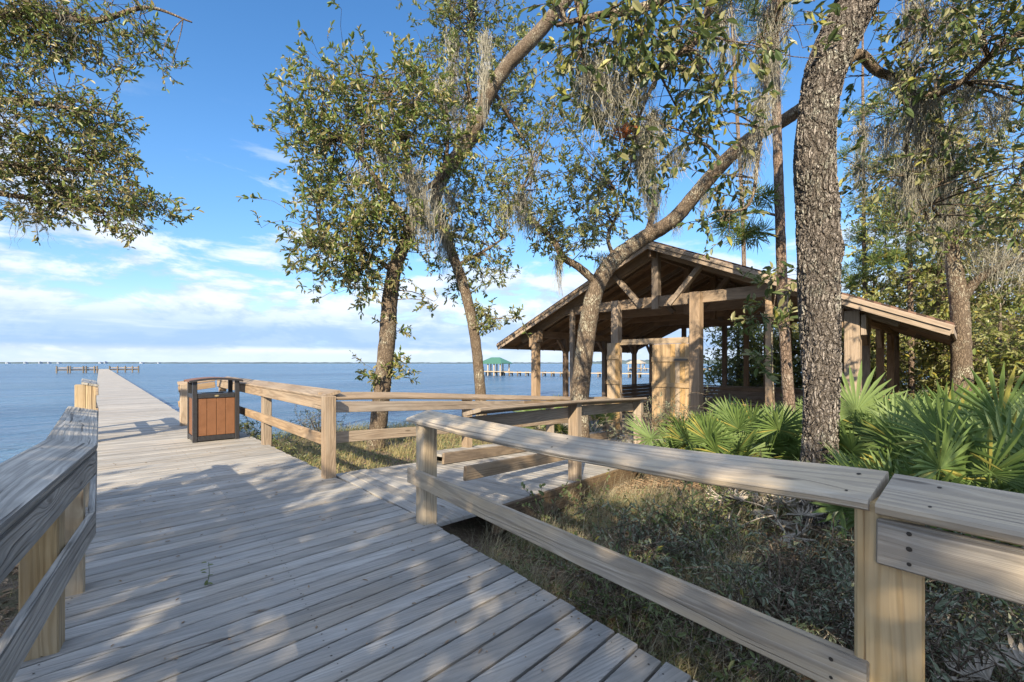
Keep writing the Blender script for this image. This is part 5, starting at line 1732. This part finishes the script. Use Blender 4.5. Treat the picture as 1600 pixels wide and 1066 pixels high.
for nm_, lb_, b_, h_, r_, bl in bgs:
    simple_tree(nm_, lb_, b_, h_, r_, [q_[:6] + (int(q_[6] * 1.35), q_[7]) for q_ in bl], 0.19, 0.078, L_BG, group=BT, tw=0.45)

pine('slash_pine', 'bright green pine standing above the right end of the roof', 17.5,
     [(1425, 640), (1424, 560), (1422, 450), (1420, 330), (1418, 200), (1416, 60), (1415, -60)], [0.15, 0.13, 0.12, 0.10, 0.08, 0.06, 0.04],
     [(1400, 400, 0, 45, 26, .9, 26), (1440, 360, -.3, 50, 28, .9, 28), (1385, 345, .2, 35, 22, .8, 18), (1430, 300, 0, 50, 25, .9, 22), (1450, 420, .2, 40, 18, .8, 16), (1400, 250, 0, 45, 25, .8, 18), (1425, 180, 0, 50, 30, .9, 20)], L=0.30, W=0.014, n=46, group=BT)
pine('slash_pine', 'golden tipped pine between the leaning oak and the roof slope', 19.0,
     [(1352, 630), (1352, 500), (1350, 380), (1349, 250), (1348, 120), (1348, 0)], [0.12, 0.11, 0.10, 0.08, 0.06, 0.04],
     [(1340, 430, 0, 26, 20, .8, 20), (1365, 410, 0, 26, 18, .8, 18), (1345, 370, 0, 25, 20, .8, 16), (1360, 320, 0, 30, 22, .8, 16), (1340, 250, 0, 30, 22, .8, 14), (1355, 170, 0, 35, 25, .8, 16)], L=0.32, W=0.016, n=40, group=BT)
pine('slash_pine', 'feathery pine crown showing high between the foreground boughs', 27.0,
     [(1165, 640), (1164, 500), (1160, 330), (1150, 150), (1142, 0), (1135, -120)], [0.19, 0.17, 0.15, 0.13, 0.10, 0.05],
     [(1150, 70, 0, 70, 40, 1.2, 36), (1090, 60, 0, 50, 35, 1.0, 26), (1200, 120, 0, 45, 30, 1.0, 20), (1170, 20, 0, 70, 30, 1.0, 26), (1110, 130, 0, 45, 25, .9, 16), (1220, 40, 0, 50, 40, 1.0, 22)], L=0.30, W=0.013, n=46, group=BT)

# ---- shade trees standing behind the camera (they throw the dapple)
simple_tree('live_oak', 'broad oak behind the viewpoint shading the near deck', (-4.5, -9.5), 9.5, 0.3,
            [(1.2, 0.5, 5.4, 2.6, 2.2, 1.0, 34, 8), (-1.6, 0, 5.6, 2.4, 2.0, 1.0, 28, 8), (0.2, 3.0, 6.0, 3.0, 2.4, 1.0, 34, 8), (3.2, 2.0, 6.4, 2.2, 1.8, 1.0, 34, 8), (-2.0, 4.0, 5.2, 2.4, 2.2, 0.9, 27, 8), (1.0, 5.6, 4.6, 2.6, 1.6, 0.6, 34, 8)], 0.19, 0.10, L_OAK, tw=0.38, spread=0.20)
simple_tree('live_oak', 'second oak behind the viewpoint shading the right hand railing', (3.2, -8.5), 9.0, 0.28,
            [(-0.6, 0.5, 5.2, 2.2, 2.0, 1.0, 36, 8), (1.4, 0.8, 5.6, 2.4, 2.2, 1.0, 36, 8), (-0.6, 4.0, 5.0, 2.6, 2.0, 0.9, 28, 8), (0.4, 0.4, 7.4, 2.8, 2.2, 1.0, 34, 8), (3.6, 0.5, 6.0, 2.2, 2.0, 1.0, 26, 8)], 0.19, 0.10, L_OAK, tw=0.38, spread=0.20)
simple_tree('live_oak', 'third oak behind the viewpoint shading the palmettos', (9.0, -5.5), 9.0, 0.28,
            [(-1.2, 0.5, 5.0, 2.2, 2.0, 1.4, 14, 7), (1.2, 0.8, 5.4, 2.2, 2.0, 1.4, 20, 7), (0.2, 0.4, 7.2, 2.6, 2.2, 1.3, 20, 7)], 0.16, 0.08, L_OAK, tw=0.4)

# ------------------------------------------------------------------ palmettos
def frond_mesh(seed, dead=False, Lp=0.75, nseg=24, span=115, LB=0.52):
    r = np.random.default_rng(seed)
    m = MB()
    # petiole
    hx = 0.0
    m.tube([V(0, 0, 0), V(0, 0.02, Lp*0.5), V(0, 0, Lp)], [0.010, 0.008, 0.006], 5, 8, 0, False, mat=0, rnd=0.35)
    hast = V(0, 0, Lp)
    for k in range(nseg):
        a = R(-span + 2 * span * k / (nseg - 1)) + r.normal() * 0.02
        ln = LB * (0.72 + 0.28 * math.cos(a * 0.75)) * r.uniform(0.9, 1.08)
        wd = 0.036 * r.uniform(0.85, 1.15)
        d0 = V(math.sin(a), 0, math.cos(a))
        dn = V(0, 1, 0)
        cup = 0.30 + r.normal() * 0.06
        dr = (1.5 if dead else 0.22) * r.uniform(0.5, 1.5)
        sd_ = V(math.cos(a), 0, -math.sin(a))
        tw_ = r.normal() * (0.4 if dead else 0.12)
        vs = []; ts = (0.03, 0.35, 0.68, 1.0); ws = (0.25, 0.85, 1.0, 0.06)
        for t_, w_ in zip(ts, ws):
            c = hast + d0 * ln * t_ * math.cos(cup * 0.6) + dn * (-cup * 0.35 * ln * t_) + V(0, 0, -1) * dr * 0.35 * ln * t_ ** 2.4 + dn * (dr * 0.25 * ln * t_ ** 2)
            s_ = sd_ * math.cos(tw_ * t_) + dn * math.sin(tw_ * t_)
            hw = wd * w_ * 0.5
            vs += [c - s_ * hw + dn * hw * 0.7, c, c + s_ * hw + dn * hw * 0.7]
        q = []
        for j in range(3):
            b = j * 3
            q += [(b, b+1, b+4, b+3), (b+1, b+2, b+5, b+4)]
        m.add(vs, q, None, None, r.uniform(0.1, 0.9))
    return m


FRONDS = []
for k in range(7):
    o = frond_mesh(50 + k, False, 0.6 + 0.08 * k, 22 + k % 4, 105 + 5 * (k % 4), 0.50 + 0.03 * (k % 3)).build('frond', L_PALM)
    FRONDS.append(o.data); bpy.data.objects.remove(o)
DFR = []
for k in range(3):
    o = frond_mesh(90 + k, True, 0.45, 13, 50, 0.50).build('frond', L_DEADPALM)
    DFR.append(o.data); bpy.data.objects.remove(o)
LIVE, DEAD = 0, 1


def palmetto(x, y, size, n, label, ndead=1, group='saw palmettos under the oaks', face=None):
    z = float(ground_z(x, y))
    root = empty('saw_palmetto', (x, y, z), 0, label, 'palmetto', group)
    for k in range(n + ndead):
        dead = k >= n
        me = random.choice(DFR if dead else FRONDS)
        o = bpy.data.objects.new('frond', me)
        COL.objects.link(o)
        o.parent = root
        az = k * 2.4 + random.uniform(-0.3, 0.3)
        tilt = R(random.uniform(8, 30) + 38 * (k / max(1, n)) ** 1.2) if not dead else R(random.uniform(85, 125))
        o.rotation_euler = (Matrix.Rotation(az, 3, 'Z') @ Matrix.Rotation(tilt, 3, 'X') @ Matrix.Rotation(random.uniform(-0.5, 0.5), 3, 'Z')).to_euler()
        s = size * random.uniform(0.8, 1.15)
        o.scale = (s, s, s)
        o.location = (random.uniform(-.08, .08), random.uniform(-.08, .08), 0.1 if not dead else 0.42)
        if dead: o['label'] = 'withered pale frond hanging down'
    return root


GEN = 'green saw palmetto fan in the thicket between the big oak and the pavilion'
GEN2 = 'green saw palmetto fan in the thicket right of the big oak'
spots = []
tries = 0
while len(spots) < 95 and tries < 12000:
    tries += 1
    x = random.uniform(1.9, 10.5); y = random.uniform(3.4, 9.6)
    px = 800 + F * x / y
    if x + y > 15.2: continue
    # keep clear of fence, ramp, big trunk, weeds area
    if (x - I0[0]) * FO[0] + (y - I0[1]) * FO[1] < 2.15: continue
    rn = (x - A[0]) * RN[0] + (y - A[1]) * RN[1]
    if rn < 3.15: continue
    if math.hypot(x - 3.61, y - 5.35) < 0.75 or math.hypot(x - 5.05, y - 8.3) < 0.4: continue
    if px < 1075 or px > 1720: continue
    if px < 1395 and y < 6.4: continue
    if y < 4.6 and px < 1450: continue
    if any(math.hypot(x - a, y - b) < 0.45 for a, b in spots): continue
    spots.append((x, y))
for x, y in spots:
    px = 800 + F * x / y
    palmetto(x, y, random.uniform(0.72, 0.92) if px < 1285 else random.uniform(0.80, 1.0), random.randint(8, 11), GEN if px < 1285 else GEN2, ndead=random.choice((0, 0, 1)))
palmetto(4.95, 4.75, 1.2, 12, 'large bright saw palmetto at the right edge with wide fans', 1, None)
palmetto(4.35, 5.2, 1.15, 11, 'saw palmetto with a pale broken dead spike beside the large one', 3, None)
palmetto(2.75, 7.5, 0.75, 11, 'dense palmetto by the end of the ramp railing', 1, None)
palmetto(0.55, 12.6, 0.75, 9, 'yellow tinged palmetto left of the slanting oak, under the eave', 1, None)
palmetto(1.05, 11.7, 0.8, 9, 'dark spiky palmetto tucked against the slanting oak trunk', 1, None)
palmetto(2.2, 12.3, 0.85, 9, 'dark spiky palmetto between slanting oak and pavilion pillar', 1, None)
palmetto(2.6, 4.95, 0.7, 0, 'withered drooping palmetto at the foot of the big oak', 7, None)
palmetto(2.3, 1.9, 0.6, 0, 'pale dry palmetto blades at the lower right corner', 4, None)

# ------------------------------------------------------------------ shrubs, weeds, grass, litter
def shrub(x, y, h, r, label, leafm, n=26, L=0.05, W=0.013, group=None):
    z = float(ground_z(x, y))
    root = empty('shrub', (x, y, z), 0, label, 'shrub', group)
    t = MB(); l = MB()
    for k in range(6):
        a = random.uniform(0, 6.28)
        t.tube([V(x, y, z - .05), V(x + math.cos(a)*r*.3, y + math.sin(a)*r*.3, z + h*.5), V(x + math.cos(a)*r*.6, y + math.sin(a)*r*.6, z + h*.9)], [0.014, 0.01, 0.004], 5, 8)
    foliage(l, t, V(x, y, z + h*.55), (r, r, h*.5), n, 8, 11, L, W, np.array([V(x, y, z + h*.3)]), tw=0.22, br=0.006, spread=0.4)
    under(t.build('stem', B_OAK2), root); under(l.build('foliage', leafm), root)
    return root


shrub(2.75, 8.3, 1.25, 0.8, 'feathery grey green shrub left of the pine, before the plank door', L_SHRUB, 34)
shrub(3.35, 7.6, 1.0, 0.6, 'small grey green shrub among palmettos below the big pavilion post', L_SHRUB, 26)
shrub(-6.6, 11.4, 0.6, 0.55, 'sunlit shore bush beside the deck behind the bin railing', L_WEED, 22, 0.06, 0.02)
shrub(-4.9, 9.0, 0.5, 0.5, 'low green bush against the deck edge before the oak', L_WEED, 20, 0.055, 0.02)
shrub(-5.8, 13.6, 0.75, 0.6, 'thin bush on the shore left of the brown trunked oak', L_SHRUB, 14, 0.06, 0.016)
shrub(2.15, 3.5, 0.5, 0.45, 'blue green leafy weed clump behind the near railing', L_SHRUB, 15, 0.055, 0.012)
shrub(2.6, 2.9, 0.6, 0.55, 'dark bushy weed clump behind the post by the railing gap', L_SHRUB, 17, 0.055, 0.013)
shrub(1.5, 4.2, 0.4, 0.45, 'low green bush in the hollow beside the ramp edge', L_WEED, 20, 0.05, 0.02)
shrub(2.9, 2.1, 0.55, 0.5, 'dark undergrowth bush at the lower right corner', L_WEED, 16, 0.05, 0.014)


def grass(name, n, sampler, hlo, hhi, mat, w=0.005):
    P = sampler(n)
    n = len(P)
    z = ground_z(P[:, 0], P[:, 1])
    b = np.stack([P[:, 0], P[:, 1], z - 0.01], 1)
    h = hlo + (hhi - hlo) * rng.random(n) ** 1.5
    az = rng.random(n) * 6.28
    lean = 0.25 + 0.75 * rng.random(n)
    dx = np.stack([np.cos(az), np.sin(az), np.zeros(n)], 1)
    s = np.stack([-np.sin(az + .6), np.cos(az + .6), np.zeros(n)], 1)
    v = []
    for t_ in (0, .35, .7, 1.0):
        c = b + dx * (h * lean * t_ ** 2)[:, None] + np.array([0, 0, 1]) * (h * t_ * (1 - 0.35 * lean * t_))[:, None]
        ww = w * (1 - 0.85 * t_)
        v += [c - s * ww, c + s * ww]
    v = np.stack(v, 1)
    i = np.arange(n)[:, None] * 8
    q = np.concatenate([i + np.array([[k, k+1, k+3, k+2]]) for k in (0, 2, 4)])
    m = MB(); m.add(v.reshape(-1, 3), q, None, None, np.repeat(rng.random(n), 8))
    return tag(m.build(name, mat), kind='stuff')


def clear(P, deckm=0.05):
    """drop points under the deck, ramp or pavilion and out in the water"""
    x, y = P[:, 0], P[:, 1]
    p = x * Pd[0] + y * Pd[1]; q = x * Qd[0] + y * Qd[1]
    ok = ~((q > -0.28) & (q < 2.2) & (p > 3.5))
    near = (x - I0[0]) * FO[0] + (y - I0[1]) * FO[1]
    nl = (x - bend[0]) * (-LO[0]) + (y - bend[1]) * (-LO[1])
    ok &= ~((near < 0.12) & (nl > -0.30) & (p <= 3.8))
    s_ = (x - A[0]) * RAD[0] + (y - A[1]) * RAD[1]; n_ = (x - A[0]) * RN[0] + (y - A[1]) * RN[1]
    ok &= ~((n_ > -0.2) & (n_ < 2.45) & (s_ > -0.3) & (s_ < 9.6))
    g_ = (x - PL[0]) * G[0] + (y - PL[1]) * G[1]; d_ = (x - PL[0]) * D[0] + (y - PL[1]) * D[1]
    ok &= ~((g_ > 1.1) & (g_ < 10.9) & (d_ > 0.1) & (d_ < 9))
    ok &= shore_d(x, y) > 0.3
    return P[ok]


def patchy(P, f=1.6, th=0.0):
    v = np.sin(P[:, 0]*f*1.9 + 1.3*np.sin(P[:, 1]*f)) * np.cos(P[:, 1]*f*1.6 + np.sin(P[:, 0]*f*1.2)) + 0.5*np.sin(P[:, 0]*f*4.1 + P[:, 1]*f*3.3)
    return P[v + rng.normal(size=len(P)) * 0.35 > th]


def rect(x0, x1, y0, y1):
    return lambda n: clear(np.stack([x0 + (x1 - x0) * rng.random(n), y0 + (y1 - y0) * rng.random(n)], 1))


def near_right(n):
    P = np.stack([-0.6 + 5.6 * rng.random(n), 0.6 + 5.6 * rng.random(n)], 1)
    return patchy(clear(P), 1.6, 0.12)


grass('grass', 60000, near_right, 0.06, 0.38, L_GRASS, 0.0026)
grass('dry_grass_stalks', 26000, near_right, 0.20, 0.66, L_STALK, 0.0020)
grass('shore_grass', 26000, lambda n: patchy(clear(np.stack([-9 + 10.5 * rng.random(n), 6.5 + 13.0 * rng.random(n)], 1)), 1.1, -0.5), 0.10, 0.42, L_GRASS, 0.006)
grass('left_bank_grass', 5000, lambda n: patchy(rect(-8, -1.5, 0.0, 7)(n), 1.4, 0.2), 0.04, 0.2, L_GRASS, 0.0035)
grass('woodland_floor_grass', 14000, lambda n: rect(4, 26, 6, 26)(n), 0.12, 0.5, L_GRASS, 0.010)


def weeds(name, n, sampler, mat, L, W, hmax=0.22):
    P = sampler(n); n = len(P)
    z = ground_z(P[:, 0], P[:, 1])
    k = 7
    b = np.repeat(np.stack([P[:, 0], P[:, 1], z], 1), k, 0)
    hh = np.repeat(hmax * rng.random(n) ** 1.3, k) * rng.random(n * k)
    b = b + np.stack([rng.normal(size=n*k) * 0.05, rng.normal(size=n*k) * 0.05, hh + 0.01], 1)
    d = nrm(rand_unit(n*k) * np.array([1, 1, .4]) + np.array([0, 0, .25]))
    m = MB()
    add_leaves(m, b, d, nrm(rand_unit(n*k)*.6 + np.array([0, 0, 1])), L * (.6 + .7*rng.random(n*k)), W, np.repeat(rng.random(n), k))
    return tag(m.build(name, mat), kind='stuff')


weeds('weeds', 5200, near_right, L_WEED, 0.05, 0.018, 0.24)
weeds('shore_weeds', 2600, lambda n: patchy(clear(np.stack([-8 + 9 * rng.random(n), 6.5 + 11 * rng.random(n)], 1)), 1.3, 0.1), L_WEED, 0.07, 0.022, 0.35)


def litter(name, n, sampler, L=0.07, W=0.022):
    P = sampler(n); n = len(P)
    b = np.stack([P[:, 0], P[:, 1], ground_z(P[:, 0], P[:, 1]) + 0.012 + 0.02*rng.random(n)], 1)
    d = nrm(rand_unit(n) * np.array([1, 1, .18]))
    m = MB(); add_leaves(m, b, d, nrm(rand_unit(n)*.45 + np.array([0, 0, 1])), L*(.5 + .8*rng.random(n)), W, rng.random(n), 0.2)
    return tag(m.build(name, L_LITTER), kind='stuff')


litter('leaf_litter', 24000, lambda n: clear(np.stack([-1 + 7 * rng.random(n), 0.5 + 7 * rng.random(n)], 1)))
litter('bank_leaf_litter', 7000, rect(-7, -1.5, 0, 6))
litter('pine_straw_litter', 12000, lambda n: clear(np.stack([-1 + 7 * rng.random(n), 0.5 + 7 * rng.random(n)], 1)), 0.16, 0.0035)
litter('shore_leaf_litter', 8000, rect(-8, 4, 7, 17))

# fallen leaves and debris on the boards
m = MB(); n = 260
p_ = rng.random(n) * 9 + 0.5; q_ = 0.05 + rng.random(n) * 1.95
b = np.stack([Pd[0]*p_ + Qd[0]*q_, Pd[1]*p_ + Qd[1]*q_, np.full(n, 0.005)], 1)
add_leaves(m, b, nrm(rand_unit(n)*np.array([1, 1, .06])), nrm(rand_unit(n)*.2 + np.array([0, 0, 1])), 0.028*(.3 + 1.3*rng.random(n)**2), 0.010, rng.random(n), 0.15)
tag(m.build('deck_leaf_litter', L_LITTER), kind='stuff')


for x_, y_, h_, r_, lb_ in [(0.75, 3.2, 0.32, 0.35, 'low leafy weed clump nearest the lone corner post'), (1.9, 4.6, 0.42, 0.42, 'low green shrub halfway between ramp edge and big trunk'),
                            (2.7, 5.3, 0.45, 0.4, 'low shrub in front of the small palmettos, left of the big trunk'), (1.25, 2.6, 0.36, 0.32, 'small green weed clump under the middle of the near rail'),
                            (1.0, 3.75, 0.5, 0.4, 'tall ragged weed clump in line with the middle of the near rail'), (1.75, 3.0, 0.55, 0.42, 'ragged weed clump between the near rail and the big trunk'),
                            (2.0, 2.3, 0.6, 0.45, 'tall dark weed clump hard against the railing gap post'), (3.0, 3.3, 0.55, 0.5, 'weed clump under the palmettos behind the railing gap')]:
    shrub(x_, y_, h_, r_, lb_, L_WEED if h_ < 0.46 else L_SHRUB, 15, 0.05, 0.016)
palmetto(2.75, 5.15, 0.75, 0, 'heap of dead drooping fronds left of the big trunk base', 6, None)
palmetto(2.55, 4.35, 0.7, 0, 'heap of dead drooping fronds before the big trunk base', 5, None)
palmetto(2.2, 1.75, 0.7, 0, 'pale dead blades lying in the weeds at the lower right', 5, None)


# little vine against the ramp edge and a sprig on the deck
def vine(x, y, z, h, r, label, n=16, L=0.05):
    root = empty('vine', (x, y, z), 0, label, 'vine')
    t = MB(); l = MB()
    for k in range(5):
        e = V(x + random.uniform(-r, r), y + random.uniform(-r*.6, r*.6), z + h * random.uniform(.5, 1))
        mid = (V(x, y, z) + e)/2 + V(random.uniform(-.08, .08), 0, .06)
        t.tube([V(x, y, z), mid, e], [0.004, 0.003, 0.002], 5, 10)
        P, _ = resample([V(x, y, z), mid, e], [1, 1, 1], n)
        d = nrm(rand_unit(n) + np.array([0, 0, .2]))
        add_leaves(l, P, d, rand_unit(n) + np.array([0, -.4, .5]), L*(.6 + .6*rng.random(n)), L*.6, rng.random(n))
    under(t.build('stem', B_OAK2), root); under(l.build('leaves', L_WEED), root)


vine(0.35, 4.55, -0.35, 0.62, 0.35, 'small leafy vine climbing the dark edge of the ramp')
vine(0.85, 5.15, -0.38, 0.6, 0.3, 'leafy vine sprigs at the foot of the middle ramp post')
c = V(-1.93, 2.88, 0)
root = empty('sprig', tuple(c), 0, 'tiny green sprig poking up between the deck boards at left', 'plant')
t = MB(); t.tube([c, c + V(.0, .02, .06), c + V(.01, .0, .14)], [0.003, 0.002, 0.0015], 5, 8); under(t.build('stem', L_WEED), root)
l = MB(); n = 7
add_leaves(l, c + np.stack([np.zeros(n), np.zeros(n), np.linspace(.01, .14, n)], 1), nrm(rand_unit(n)*np.array([1, 1, .3])), nrm(rand_unit(n) + np.array([0, 0, 1.5])), 0.038, 0.016, rng.random(n)); under(l.build('leaves', L_WEED), root)
